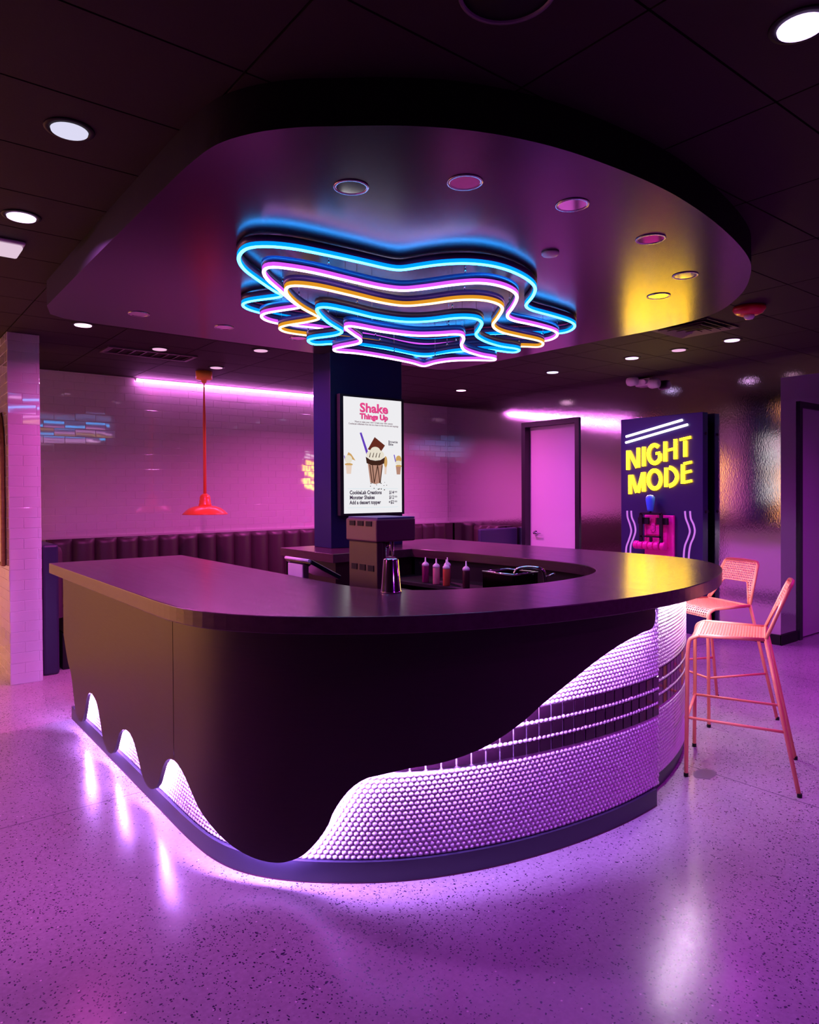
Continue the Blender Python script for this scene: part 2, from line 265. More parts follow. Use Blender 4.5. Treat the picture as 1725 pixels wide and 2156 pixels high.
class MB:
    """collects polygons of one mesh"""
    def __init__(self): self.v = []; self.f = []; self.sm = []
    def add(self, vs, fs, smooth=False):
        n = len(self.v); self.v += [tuple(map(float, p)) for p in vs]
        self.f += [tuple(i + n for i in f) for f in fs]; self.sm += [smooth] * len(fs)
        return self
    def box(self, x0, x1, y0, y1, z0, z1):
        v = [(x0, y0, z0), (x1, y0, z0), (x1, y1, z0), (x0, y1, z0), (x0, y0, z1), (x1, y0, z1), (x1, y1, z1), (x0, y1, z1)]
        return self.add(v, [(3, 2, 1, 0), (4, 5, 6, 7), (0, 1, 5, 4), (1, 2, 6, 5), (2, 3, 7, 6), (3, 0, 4, 7)])
    def tube(self, pts, r, n=8, closed=False, caps=True):
        P = [Vector(p) for p in pts]; N = len(P); vs = []; fs = []
        T = []
        for i in range(N):
            a = P[i - 1] if (i > 0 or closed) else P[i]; b = P[(i + 1) % N] if (i < N - 1 or closed) else P[i]
            t = (b - a); T.append(t.normalized() if t.length > 1e-9 else Vector((0, 0, 1)))
        up = Vector((0, 0, 1)) if abs(T[0].z) < 0.9 else Vector((1, 0, 0))
        u = (up - T[0] * up.dot(T[0])).normalized()
        for i in range(N):
            u = (u - T[i] * u.dot(T[i]))
            u = u.normalized() if u.length > 1e-6 else T[i].orthogonal().normalized()
            w_ = T[i].cross(u); rr = r[i] if isinstance(r, (list, tuple)) else r
            for k in range(n):
                a = 2 * PI * k / n; vs.append(P[i] + (u * math.cos(a) + w_ * math.sin(a)) * rr)
        for i in range(N if closed else N - 1):
            j = (i + 1) % N
            for k in range(n): fs.append((i * n + k, i * n + (k + 1) % n, j * n + (k + 1) % n, j * n + k))
        self.add(vs, fs, True)
        if caps and not closed:
            b = len(self.v) - len(vs)
            self.f.append(tuple(b + k for k in reversed(range(n)))); self.sm.append(False)
            self.f.append(tuple(b + (N - 1) * n + k for k in range(n))); self.sm.append(False)
        return self
    def lathe(self, prof, c=(0, 0, 0), n=24, ax='z'):
        vs = []; fs = []
        for r, h in prof:
            for k in range(n):
                a = 2 * PI * k / n; x, y = r * math.cos(a), r * math.sin(a)
                p = (x, y, h) if ax == 'z' else ((h, x, y) if ax == 'x' else (y, h, x))
                vs.append((c[0] + p[0], c[1] + p[1], c[2] + p[2]))
        for i in range(len(prof) - 1):
            for k in range(n): fs.append((i * n + k, i * n + (k + 1) % n, (i + 1) * n + (k + 1) % n, (i + 1) * n + k))
        self.add(vs, fs, True)
        b = len(self.v) - len(vs)
        if prof[0][0] > 1e-5: self.f.append(tuple(b + k for k in reversed(range(n)))); self.sm.append(False)
        if prof[-1][0] > 1e-5: self.f.append(tuple(b + (len(prof) - 1) * n + k for k in range(n))); self.sm.append(False)
        return self
    def prism(self, poly, z0, z1):
        """extruded plan outline (concave allowed)"""
        n = len(poly); bm = bmesh.new()
        vv = [bm.verts.new((x, y, 0)) for x, y in poly]
        es = [bm.edges.new((vv[i], vv[(i + 1) % n])) for i in range(n)]
        bmesh.ops.triangle_fill(bm, edges=es, use_beauty=True, use_dissolve=False)
        bm.verts.index_update()
        tri = [tuple(v.index for v in f.verts) for f in bm.faces]; bm.free()
        vs = [(x, y, z0) for x, y in poly] + [(x, y, z1) for x, y in poly]
        fs = []
        for t in tri:
            a, b, c = [poly[i] for i in t]
            if (b[0] - a[0]) * (c[1] - a[1]) - (b[1] - a[1]) * (c[0] - a[0]) < 0: t = t[::-1]
            fs.append(tuple(i + n for i in t)); fs.append(tuple(reversed(t)))
        fs += [(i, (i + 1) % n, (i + 1) % n + n, i + n) for i in range(n)]
        return self.add(vs, fs)
    def build(self, name, material, parent=None, bevel=None, autosmooth=False):
        o = self._mk(name, self.v, self.f, material, parent)
        o.data.polygons.foreach_set('use_smooth', self.sm)
        if bevel:
            md = o.modifiers.new('bevel', 'BEVEL'); md.width = bevel; md.segments = 2; md.limit_method = 'ANGLE'
        return o
    @staticmethod
    def _mk(name, v, f, material, parent):
        me = bpy.data.meshes.new(name)
        org = Vector((0, 0, 0)); p = parent
        while p is not None:
            org = org + ORG.get(p.name, Vector((0, 0, 0))); p = p.parent
        if parent is None and v:      # a thing that is one mesh: origin at its base
            a = np.array(v); org = Vector((float((a[:, 0].min() + a[:, 0].max()) / 2), float((a[:, 1].min() + a[:, 1].max()) / 2), float(a[:, 2].min())))
        me.from_pydata([(x - org.x, y - org.y, z - org.z) for x, y, z in v], [], f)
        me.materials.append(material)
        o = bpy.data.objects.new(name, me); COL.objects.link(o)
        if parent is not None: o.parent = parent
        else: o.location = org; ORG[o.name] = org.copy()
        return o

def catmull(P, n=8, closed=False):
    P = np.array(P, float); N = len(P); out = []
    for i in range(N if closed else N - 1):
        p0, p1, p2, p3 = [P[(i + k) % N] if closed else P[min(max(i + k, 0), N - 1)] for k in (-1, 0, 1, 2)]
        t0 = 0.0; t1 = t0 + max(np.linalg.norm(p1 - p0) ** 0.5, 1e-3); t2 = t1 + max(np.linalg.norm(p2 - p1) ** 0.5, 1e-3); t3 = t2 + max(np.linalg.norm(p3 - p2) ** 0.5, 1e-3)
        for k in range(n):
            t = t1 + (t2 - t1) * k / n
            a1 = (t1 - t) / (t1 - t0) * p0 + (t - t0) / (t1 - t0) * p1
            a2 = (t2 - t) / (t2 - t1) * p1 + (t - t1) / (t2 - t1) * p2
            a3 = (t3 - t) / (t3 - t2) * p2 + (t - t2) / (t3 - t2) * p3
            b1 = (t2 - t) / (t2 - t0) * a1 + (t - t0) / (t2 - t0) * a2
            b2 = (t3 - t) / (t3 - t1) * a2 + (t - t1) / (t3 - t1) * a3
            out.append((t2 - t) / (t2 - t1) * b1 + (t - t1) / (t2 - t1) * b2)
    if not closed: out.append(P[-1])
    return np.array(out)
def resample(P, n):
    s = np.r_[0, np.cumsum(np.linalg.norm(np.diff(P, axis=0), axis=1))]
    t = np.linspace(0, s[-1], n)
    return np.stack([np.interp(t, s, P[:, k]) for k in range(P.shape[1])], 1)

def text_mesh(body, size, width=None, bold=0.0, align='LEFT'):
    cu = bpy.data.curves.new('t', 'FONT'); cu.body = body; cu.size = size; cu.align_x = align
    cu.offset = bold * 0.8; cu.resolution_u = 3
    o = bpy.data.objects.new('t', cu); COL.objects.link(o)
    bpy.context.view_layer.update()
    me = o.to_mesh(); v = np.array([x.co[:] for x in me.vertices]).reshape(-1, 3); f = [tuple(p.vertices) for p in me.polygons]
    o.to_mesh_clear(); bpy.data.objects.remove(o); bpy.data.curves.remove(cu)
    if width and len(v):
        wd = v[:, 0].max() - v[:, 0].min()
        c = v[:, 0].min() if align == 'LEFT' else (v[:, 0].max() if align == 'RIGHT' else 0)
        v[:, 0] = c + (v[:, 0] - c) * width / wd
    return v, f

# ------------------------------------------------------------------ room shell
XW = 7.12      # silver wall
YB = 8.10      # tiled back wall
struct(MB().box(-4.2, 9.0, -5.2, YB + 0.1, -0.1, 0.0).build('floor', M['floor']))
c = MB().box(-4.2, 9.0, -5.2, YB + 0.1, ZC + 0.012, ZC + 0.06)
struct(c.build('ceiling_plenum', M['black']))
c = MB()
gx = [-4.2 + 0.735 * i + (0.955 + 4.2) % 0.735 - 0.735 for i in range(20)]
gy = [-5.2 + 0.462 * i + (2.018 + 5.2) % 0.462 - 0.462 for i in range(31)]
for x in gx:
    for y in gy:
        x1, y1 = min(x + 0.735, 9.0), min(y + 0.462, YB)
        x0, y0 = max(x, -4.2), max(y, -5.2)
        if x1 - x0 > 0.02 and y1 - y0 > 0.02:
            c.box(x0 + 0.004, x1 - 0.004, y0 + 0.004, y1 - 0.004, ZC, ZC + 0.012)
struct(c.build('ceiling', M['ceil']))

def tile_wall(name, o, u, n, width, height, tw=0.205, th=0.0835, gap=0.002, tilt=0.004, seed=1, z0=0.0, thick=0.1, parent=None):
    """running-bond glazed tiles set on a grout backing; o corner, u along the wall, n out of the wall"""
    rnd = random.Random(seed); u = Vector(u); n = Vector(n); o = Vector(o); up = Vector((0, 0, 1)); tl = MB()
    rows = int(math.ceil(height / th))
    for r in range(rows):
        za, zb = z0 + r * th + gap / 2, min(z0 + (r + 1) * th - gap / 2, z0 + height)
        x = -tw / 2 if r % 2 else 0.0
        while x < width - 1e-6:
            a, b = max(x + gap / 2, 0), min(x + tw - gap / 2, width)
            x += tw
            if b - a < 0.012 or zb - za < 0.012: continue
            tx, tz = rnd.gauss(0, tilt), rnd.gauss(0, tilt)
            vs = []
            for (p, q) in ((a, za), (b, za), (b, zb), (a, zb)): vs.append(o + u * p + up * q)
            e = 0.0022
            for (p, q) in ((a + e, za + e), (b - e, za + e), (b - e, zb - e), (a + e, zb - e)):
                h = 0.0025 + (p - (a + b) / 2) * tx + (q - (za + zb) / 2) * tz
                vs.append(o + u * p + up * q + n * h)
            fl = [(4, 5, 6, 7), (0, 1, 5, 4), (1, 2, 6, 5), (2, 3, 7, 6), (3, 0, 4, 7)]
            if u.cross(up).dot(n) < 0: fl = [tuple(reversed(f)) for f in fl]
            tl.add(vs, fl)
    return tl

wb = struct(MB().box(-4.2, XW, YB, YB + 0.1, 0, ZC + 0.05).build('wall_back', M['grout']))
t = tile_wall('t', (-4.2, YB, 0), (1, 0, 0), (0, -1, 0), XW + 4.2, ZC - 1.05, seed=4, z0=1.05)
o = t.build('tile_facing', M['tile_white'], wb); o['kind'] = 'structure'

# silver wall with its door opening
sw = MB()
for y0, y1, z0, z1 in ((6.505, YB, 0, ZC), (3.17, 5.66, 0, ZC), (5.66, 6.505, 2.388, ZC)):
    sw.box(XW, XW + 0.14, y0, y1, z0, z1)
wr = struct(sw.build('wall_right', M['silver']))
# return wall at the corner, with the second door, and the lowered niche beyond
sw = MB().box(XW + 0.14, 7.50, 3.17, 3.31, 0, 2.62).box(7.50, 9.0, 3.17, 3.31, 2.36, 2.62).box(8.42, 9.0, 3.17, 3.31, 0, 2.36)
sw.box(XW, XW + 0.14, 3.1699, 3.17, 0, 2.62)
struct(sw.build('wall_return', M['silver']))
struct(MB().box(XW, XW + 0.12, -5.2, 3.17, 2.62, ZC).build('trim_header', M['silver']))
struct(MB().box(XW + 0.12, 9.0, -5.2, 3.17, 2.62, 2.66).build('ceiling_niche', M['silver']))
struct(MB().box(9.0, 9.1, -5.2, YB, 0, ZC).build('wall_niche', M['door']))
struct(MB().box(-4.3, -4.2, -5.2, YB, 0, ZC).build('wall_left', M['tile_white']))
struct(MB().box(-4.2, 9.0, -5.3, -5.2, 0, ZC).build('wall_front', M['ceil']))
struct(MB().box(7.105, XW, 3.16, 3.86, 0, 0.10).box(7.105, 7.46, 3.155, 3.169, 0, 0.10).build('baseboard_right', M['black']))
struct(MB().box(7.108, XW, 4.9, 5.60, 0, 0.10).box(7.108, XW, 6.57, 6.60, 0, 0.10).build('baseboard_silver', M['black']))

# door 1 in the silver wall
d1 = MB()
for y0, y1, z0, z1 in ((5.60, 5.665, 0, 2.45), (6.50, 6.565, 0, 2.45), (5.665, 6.50, 2.385, 2.45)):
    d1.box(XW - 0.02, XW + 0.16, y0, y1, z0, z1)
d1 = struct(d1.build('door_1', M['dark_frame']))
sl = MB().box(XW + 0.085, XW + 0.13, 5.665, 6.50, 0.012, 2.385).build('door_slab', M['door'], d1); sl['kind'] = 'structure'
hd = MB().lathe([(0.032, 0), (0.032, -0.012), (0.014, -0.016), (0.014, -0.05), (0, -0.05)], (XW + 0.085, 6.40, 0.965), 20, 'x')
hd.tube([(XW + 0.04, 6.40, 0.965), (XW + 0.038, 6.33, 0.962), (XW + 0.045, 6.28, 0.96)], 0.010)
hd.build('lever_handle', M['chrome'], d1)
# door 2 in the return wall
d2 = MB()
for x0, x1, z0, z1 in ((7.50, 7.565, 0, 2.42), (8.36, 8.42, 0, 2.42), (7.565, 8.36, 2.36, 2.42)):
    d2.box(x0, x1, 3.15, 3.32, z0, z1)
d2 = struct(d2.build('door_2', M['dark_frame']))
sl = MB().box(7.565, 8.36, 3.185, 3.23, 0.012, 2.36).build('door_slab', M['door'], d2); sl['kind'] = 'structure'
for k, z in enumerate((0.35, 1.2, 2.05)):
    MB().lathe([(0.011, -0.05), (0.011, 0.05)], (7.575, 3.178, z), 10).build('hinge', M['steel'], d2)

# tiled pier at the left
pl = MB().box(0.96, 1.19, 6.385, 6.95, 0, ZC).build('tiled_pier', M['grout'])
tag(pl, 'square pier clad in white brick tiles at the left edge', 'pier')
tl = tile_wall('t', (0.96, 6.385, 0), (1, 0, 0), (0, -1, 0), 0.23, ZC, tw=0.205, seed=9, tilt=0.01)
a = tile_wall('t', (1.19, 6.385, 0), (0, 1, 0), (1, 0, 0), 0.565, ZC, seed=10, tilt=0.006); tl.add(a.v, a.f)
a = tile_wall('t', (0.96, 6.385, 0), (0, 1, 0), (-1, 0, 0), 0.565, ZC, seed=11, tilt=0.006); tl.add(a.v, a.f)
tl.build('tile_facing', M['tile_white'], pl)
am = MB()
arch = [(6.53, 0.95)] + [(6.53, 0.95 + 0.9)] + [(6.73 - 0.2 * math.cos(a), 1.85 + 0.35 * math.sin(a)) for a in np.linspace(0, PI, 16)] + [(6.93, 0.95)]
mir = thing('arched_mirror', 'tall arched mirror in a wooden frame on the side of the tiled pier', 'mirror', (0.945, 6.73, 0.95))
am.tube([(0.938, y, z) for y, z in arch], 0.018, 8, closed=True)
am.build('frame', wood('honey_wood', (0.30, 0.14, 0.05), (0.42, 0.22, 0.09), 0.4, (2, 2, 8)), mir)
g = MB(); g.add([(0.944, y, z) for y, z in arch], [tuple(range(len(arch)))]); g.build('mirror_glass', M['chrome'], mir)

# ------------------------------------------------------------------ bar counter
OUTER = resample(catmull(D['OUT'], 24), 900)
for _ in range(60): OUTER[1:-1] = .25 * OUTER[:-2] + .5 * OUTER[1:-1] + .25 * OUTER[2:]
TG = np.gradient(OUTER, axis=0); TG /= np.linalg.norm(TG, axis=1)[:, None]
NM = np.stack([-TG[:, 1], TG[:, 0]], 1)
UU = np.linspace(0, 1, 900)
EU = np.array([0.0] + [e[0] for e in D['EDGE']]); EZ = np.array([0.58] + [e[1] for e in D['EDGE']])
EP = np.stack([np.interp(np.linspace(0, len(EU) - 1, 1200), range(len(EU)), EU), np.interp(np.linspace(0, len(EU) - 1, 1200), range(len(EU)), EZ)], 1)
EPc = catmull(np.stack([EU * 9, EZ], 1), 10); EPc[:, 0] /= 9
EPc[:, 0] = np.maximum.accumulate(EPc[:, 0])
def at(u, off):
    u = np.asarray(u, float)
    x = np.interp(u, UU, OUTER[:, 0]) + off * np.interp(u, UU, NM[:, 0])
    y = np.interp(u, UU, OUTER[:, 1]) + off * np.interp(u, UU, NM[:, 1])
    return np.stack([x, y], -1)
def edge_z(u): return np.interp(u, EPc[:, 0], EPc[:, 1])

ZT = 1.067; ZB = 1.0
bar = thing('bar_counter', 'curved dark wood bar counter with dripping front over white penny tiles', 'bar counter', (2.7, 3.4, 0))
INNER = catmull([(1.91, 5.18), (1.91, 4.4), (1.908, 3.6), (1.905, 3.1), (1.915, 2.9), (1.97, 2.71), (2.11, 2.55), (2.35, 2.44), (2.68, 2.375), (3.08, 2.41), (3.36, 2.53), (3.545, 2.74), (3.61, 3.05), (3.615, 3.5), (3.58, 4.0), (3.54, 4.47)], 8)
inner = [tuple(p) for p in INNER]
outer = [tuple(p) for p in OUTER[::6]] + ([tuple(OUTER[-1])] if (len(OUTER) - 1) % 6 else [])
top_poly = outer + [(2.79, 5.30), (2.79, 4.47)] + inner[::-1]
MB().prism(top_poly, ZB, ZT).build('countertop', M['counter'], bar, bevel=0.004)

def strip(us, off0, off1, z0, z1):
    """wall strip along the counter front from off0 (face) to off1 (back); z0 may vary with u"""
    us = np.asarray(us); A = at(us, off0); B = at(us, off1); n = len(us); mb = MB()
    z0 = np.broadcast_to(z0, us.shape); z1 = np.broadcast_to(z1, us.shape)
    vs = []
    for i in range(n):
        vs += [(A[i, 0], A[i, 1], z0[i]), (A[i, 0], A[i, 1], z1[i]), (B[i, 0], B[i, 1], z1[i]), (B[i, 0], B[i, 1], z0[i])]
    fs = []
    for i in range(n - 1):
        a, b = 4 * i, 4 * (i + 1)
        for k in range(4): fs.append((a + k, b + k, b + (k + 1) % 4, a + (k + 1) % 4)[::-1] if False else (a + (k + 1) % 4, a + k, b + k, b + (k + 1) % 4)[::-1])
    fs += [(0, 1, 2, 3)[::-1], tuple(4 * (n - 1) + k for k in range(4))]
    return mb.add(vs, fs)
def drip_panel(u0, u1):
    us = np.unique(np.concatenate([[u0, u1], EPc[(EPc[:, 0] > u0) & (EPc[:, 0] < u1), 0]]))
    us = us[np.concatenate([[True], np.diff(us) > 1e-5])]
    return strip(us, 0.085, 0.105, edge_z(us), ZB)
p = drip_panel(0.0, 0.2265); p.build('drip_panel', M['panel'], bar)
p = drip_panel(0.2272, 0.5135); p.build('drip_panel', M['panel'], bar)
UE = 0.5315
strip(np.linspace(0, UE, 300), 0.150, 0.20, 0.083, ZB).build('tile_backing', M['pgrout'], bar)
strip(np.linspace(0.505, 1.0, 300), 0.205, 0.26, 0.083, ZB).build('tile_backing', M['pgrout'], bar)
strip(np.linspace(0, 0.5245, 300), 0.130, 0.17, 0.0, 0.083).build('kick_plate', M['kick'], bar)
strip(np.linspace(0.51, 1.0, 300), 0.215, 0.26, 0.0, 0.083).build('kick_plate', M['kick'], bar)
strip(np.linspace(0, 0.5245, 300), 0.1285, 0.1295, 0.0, 0.004).build('kick_trim', mat('maroon_edge_trim', (0.10, 0.01, 0.05), 0.4), bar)

# glazed penny rounds, real domes, one mesh for each tiled face
def pennies(u0, u1, off, name, limit=None, step=0.0240, row=0.0185, r=0.0112):
    us = np.linspace(u0, u1, 4000); P = at(us, off); s = np.r_[0, np.cumsum(np.linalg.norm(np.diff(P, axis=0), axis=1))]
    K = 10; ang = np.arange(K) * 2 * PI / K
    ring = [(1.0, 0.0), (0.90, 0.0042), (0.62, 0.0066), (0.30, 0.0076)]
    tv = [(rr * r * math.cos(a), rr * r * 0.86 * math.sin(a), h) for rr, h in ring for a in ang] + [(0, 0, 0.0079)]
    tv = np.array(tv); tf4 = [(i * K + k, i * K + (k + 1) % K, (i + 1) * K + (k + 1) % K, (i + 1) * K + k) for i in range(3) for k in range(K)]
    tf3 = [(3 * K + k, 3 * K + (k + 1) % K, 4 * K) for k in range(K)]
    cs = []
    zones = [(0.0935 + row * i, i) for i in range(20) if 0.0935 + row * i < 0.424] + [(0.4870, 41), (0.5575, 42)] + [(0.630 + row * i, i + 1) for i in range(22) if 0.630 + row * i < 0.992]
    for z, i in zones:
        for q in np.arange(step * (0.5 + 0.5 * (i % 2)), s[-1] - 0.004, step):
            u = np.interp(q, s, us)
            if limit is not None and z > edge_z(u) + 0.045 and u < 0.5135: continue
            cs.append((u, z))
    cs = np.array(cs); n = len(cs); base = at(cs[:, 0], off)
    nx = np.interp(cs[:, 0], UU, NM[:, 0]); ny = np.interp(cs[:, 0], UU, NM[:, 1]); l = np.hypot(nx, ny); nx /= l; ny /= l
    # local axes: along = tangent, z up, out = -normal
    V = np.zeros((n, len(tv), 3))
    V[:, :, 0] = base[:, 0:1] + ny[:, None] * tv[None, :, 0] - nx[:, None] * tv[None, :, 2] - 2.7
    V[:, :, 1] = base[:, 1:2] - nx[:, None] * tv[None, :, 0] - ny[:, None] * tv[None, :, 2] - 3.4
    V[:, :, 2] = cs[:, 1:2] + tv[None, :, 1]
    nv = len(tv); offs = (np.arange(n) * nv)[:, None, None]
    F4 = (np.array(tf4)[None] + offs).reshape(-1); F3 = (np.array(tf3)[None] + offs).reshape(-1)
    me = bpy.data.meshes.new(name); me.vertices.add(n * nv); me.vertices.foreach_set('co', V.reshape(-1))
    nl = len(F4) + len(F3); me.loops.add(nl); me.loops.foreach_set('vertex_index', np.r_[F4, F3])
    np4, np3 = len(F4) // 4, len(F3) // 3; me.polygons.add(np4 + np3)
    me.polygons.foreach_set('loop_start', np.r_[np.arange(np4) * 4, len(F4) + np.arange(np3) * 3])
    me.polygons.foreach_set('use_smooth', np.ones(np4 + np3, bool))
    me.update(calc_edges=True); me.validate()
    me.materials.append(M['penny'])
    o = bpy.data.objects.new(name, me); COL.objects.link(o); o.parent = bar
    return o
pennies(0.001, UE, 0.150, 'penny_tile_face', True)
pennies(0.512, 0.80, 0.205, 'penny_tile_face', None)
def square_tiles(u0, u1, off, name):
    us = np.linspace(u0, u1, 3000); P = at(us, off); s = np.r_[0, np.cumsum(np.linalg.norm(np.diff(P, axis=0), axis=1))]; mb = MB()
    L = s[-1]; pitch = 0.0645; q = L
    while q - pitch > 0:
        ua, ub = np.interp([q - pitch + 0.003, q - 0.003], s, us); q -= pitch
        for z0, z1 in ((0.4275, 0.4795), (0.4955, 0.5475), (0.5665, 0.6185)):
            if ub < 0.5135 and z0 > edge_z(ub) + 0.05: continue
            vs = []
            for d, e in ((0.0, 0.0), (0.0055, 0.002)):
                for uu, sg in ((ua, 1), (ub, -1)):
                    p_ = at(uu, off - d); t_ = at(uu, off - d) - at(uu + 1e-4, off - d); t_ /= -np.linalg.norm(t_)
                    p_ = p_ + t_ * e * sg
                    vs += [(p_[0], p_[1], z0 + e), (p_[0], p_[1], z1 - e)]
            mb.add(vs, [(4, 6, 7, 5), (0, 2, 6, 4), (2, 3, 7, 6), (3, 1, 5, 7), (1, 0, 4, 5)])
    mb.build(name, M['dtile'], bar)
square_tiles(0.34, UE - 0.0004, 0.150, 'dark_tile_bands')
square_tiles(0.512, 0.80, 0.205, 'dark_tile_bands')
# led tape hidden behind the edge of the drip panel, and under the overhang
sel = EPc[:, 0] <= 0.5135
lp = EPc[sel]; xy = at(lp[:, 0], 0.111)
pts = resample(np.c_[xy, lp[:, 1] + 0.026], 420)
MB().tube(pts.tolist(), 0.0045, 6).build('led_strip', M['led'], bar)
us = np.linspace(0.537, 0.80, 80); xy = at(us, 0.165)
MB().tube([(x, y, ZB - 0.010) for x, y in xy], 0.0045, 6).build('led_strip', M['led_white'], bar)
# inside of the bar
n_in = len(INNER); TI = np.gradient(INNER, axis=0); TI /= np.linalg.norm(TI, axis=1)[:, None]; NI = np.stack([-TI[:, 1], TI[:, 0]], 1)
def inner_strip(o0, o1, z0, z1):
    A = INNER + NI * o0; B = INNER + NI * o1; vs = []; fs = []
    for i in range(n_in): vs += [(A[i, 0], A[i, 1], z0), (A[i, 0], A[i, 1], z1), (B[i, 0], B[i, 1], z1), (B[i, 0], B[i, 1], z0)]
    for i in range(n_in - 1):
        a, b = 4 * i, 4 * (i + 1)
        for k in range(4): fs.append((a + (k + 1) % 4, a + k, b + k, b + (k + 1) % 4))
    fs += [(0, 1, 2, 3), tuple(4 * (n_in - 1) + k for k in (3, 2, 1, 0))]
    return MB().add(vs, fs)
inner_strip(-0.06, -0.03, 0.0, ZB).build('inner_panel', M['black'], bar)
inner_strip(-0.03, 0.34, 0.835, 0.8575).build('work_shelf', M['black'], bar)
MB().box(1.20, 1.88, 5.13, 5.16, 0, ZB).build('end_panel', M['panel'], bar)
MB().box(2.83, 2.86, 4.50, 5.26, 0, ZB).box(2.86, 3.56, 4.50, 4.53, 0, ZB).box(2.83, 4.28, 5.24, 5.27, 0, ZB).build('back_cabinet', M['panel'], bar)

# ------------------------------------------------------------------ column and menu screen
col = MB().box(3.06, 3.80, 4.93, 5.20, ZT, ZC).build('column', M['navy'], bevel=0.004)
tag(col, 'dark navy column rising from the back of the bar to the ceiling', 'column')

YS = 4.868
scr = thing('menu_screen', 'upright lit menu screen advertising milkshakes on the navy column', 'screen', (3.44, YS, 1.34))
SX0, SX1, SZ0, SZ1 = 3.147, 3.744, 1.352, 2.315
MB().box(3.112, 3.775, YS, 4.915, 1.335, 2.335).build('bezel', M['bezel'], scr, bevel=0.004)
MB().box(3.3, 3.6, 4.915, 4.93, 1.6, 2.1).build('wall_bracket', M['black'], scr)
DSP = MB().box(SX0, SX1, YS - 0.002, YS, SZ0, SZ1).build('display', emat('screen_white', (0.93, 0.92, 0.95), 0.92), scr)
SW, SH = SX1 - SX0, SZ1 - SZ0
def S2(u, v): return (SX0 + u * SW, SZ1 - v * SH)
def flat(name, polys, material, layer):
    if len(polys) > 1:
        return [flat(name, [q], material, layer) for q in polys]
    mb = MB(); y = YS - 0.002 - 0.0006 * layer
    for poly in polys:
        pts = [S2(*p) for p in poly]; n = len(pts)
        mb.add([(x, y, z) for x, z in pts] + [(x, YS - 0.002, z) for x, z in pts], [tuple(range(n))] + [(i, i + n, (i + 1) % n + n, (i + 1) % n) for i in range(n)])
    return mb.build(name, material, DSP)
def ell(cu, cv, ru, rv, n=20, a0=0, a1=360): return [(cu + ru * math.cos(math.radians(a0 + (a1 - a0) * i / n)), cv + rv * math.sin(math.radians(a0 + (a1 - a0) * i / n))) for i in range(n)]
def wtext(name, s, u, v, size, material, width=None, bold=0.0, align='LEFT', layer=3):
    vt, f = text_mesh(s, size, width * SW if width else None, bold, align)
    x0, z0 = S2(u, v); y = YS - 0.002 - 0.0006 * layer
    return MB().add([(x0 + a[0], y, z0 + a[1]) for a in vt], f).build(name, material, DSP)
E_ = {k: emat('screen_' + k, c_, 1.0) for k, c_ in dict(pink=(0.80, 0.06, 0.26), maroon=(0.10, 0.01, 0.05), ink=(0.035, 0.015, 0.05), violet=(0.13, 0.05, 0.50), brown=(0.13, 0.025, 0.015), cream=(0.80, 0.74, 0.62), dark=(0.05, 0.018, 0.012), choc=(0.46, 0.24, 0.18), tan=(0.62, 0.36, 0.12), pale=(0.80, 0.62, 0.52), blue=(0.45, 0.72, 0.80), teal=(0.60, 0.85, 0.85)).items()}
wtext('headline_shadow', 'Shake', 0.513, 0.1215, 0.104, E_['maroon'], 0.49, 0.004, 'CENTER', 2)
wtext('headline', 'Shake', 0.51, 0.120, 0.104, E_['pink'], 0.485, 0.004, 'CENTER', 3)
wtext('headline_shadow', 'Things Up', 0.512, 0.1808, 0.062, E_['maroon'], 0.49, 0.0045, 'CENTER', 2)
wtext('headline', 'Things Up', 0.51, 0.1800, 0.062, E_['pink'], 0.48, 0.004, 'CENTER', 3)
wtext('small_print', 'Want to make your own? Create your own custom', 0.51, 0.216, 0.020, E_['maroon'], 0.66, 0.0004, 'CENTER')
wtext('small_print', 'CookieLab milkshake from the ice cream to the mix-ins and toppings', 0.51, 0.236, 0.020, E_['maroon'], 0.86, 0.0004, 'CENTER')
wtext('caption', 'Brownie', 0.76, 0.380, 0.030, E_['ink'], 0.165, 0.0008)
wtext('caption', 'Bite', 0.76, 0.403, 0.030, E_['ink'], 0.085, 0.0008)
for s_, pr, sup, v in (('CookieLab Creations', '$14', '00', 0.835), ('Monster Shakes', '$12', '00', 0.878), ('Add a dessert topper', '+$2', '00', 0.921)):
    wtext('menu_line', s_, 0.09, v, 0.043, E_['ink'], {'C': 0.545, 'M': 0.42, 'A': 0.535}[s_[0]], 0.0018)
    wtext('price', pr, 0.855, v, 0.040, E_['ink'], 0.085 if pr[0] == '$' else 0.095, 0.0012, 'RIGHT')
    wtext('price_cents', sup, 0.862, v - 0.012, 0.020, E_['ink'], 0.05, 0.0004)
flat('rule_line', [[(0.06, 0.787), (0.93, 0.787), (0.93, 0.789), (0.06, 0.789)], [(0.06, 0.950), (0.93, 0.950), (0.93, 0.952), (0.06, 0.952)], [(0.78, 0.417), (0.85, 0.417), (0.85, 0.4185), (0.78, 0.4185)]], E_['blue'], 1)
flat('straw_picture', [[(0.265, 0.305), (0.295, 0.300), (0.41, 0.475), (0.375, 0.485)], [(0.0, 0.505), (0.012, 0.505), (0.035, 0.55), (0.02, 0.55)], [(0.855, 0.485), (0.87, 0.483), (0.90, 0.55), (0.885, 0.55)]], E_['violet'], 2)
flat('brownie_picture', [[(0.52, 0.335), (0.70, 0.405), (0.61, 0.475), (0.40, 0.445)]], E_['brown'], 2)
flat('cream_picture', [ell(0.53, 0.49, 0.155, 0.050), ell(0.53, 0.455, 0.085, 0.035), ell(0.075, 0.535, 0.06, 0.035), ell(0.94, 0.555, 0.055, 0.020)], E_['cream'], 3)
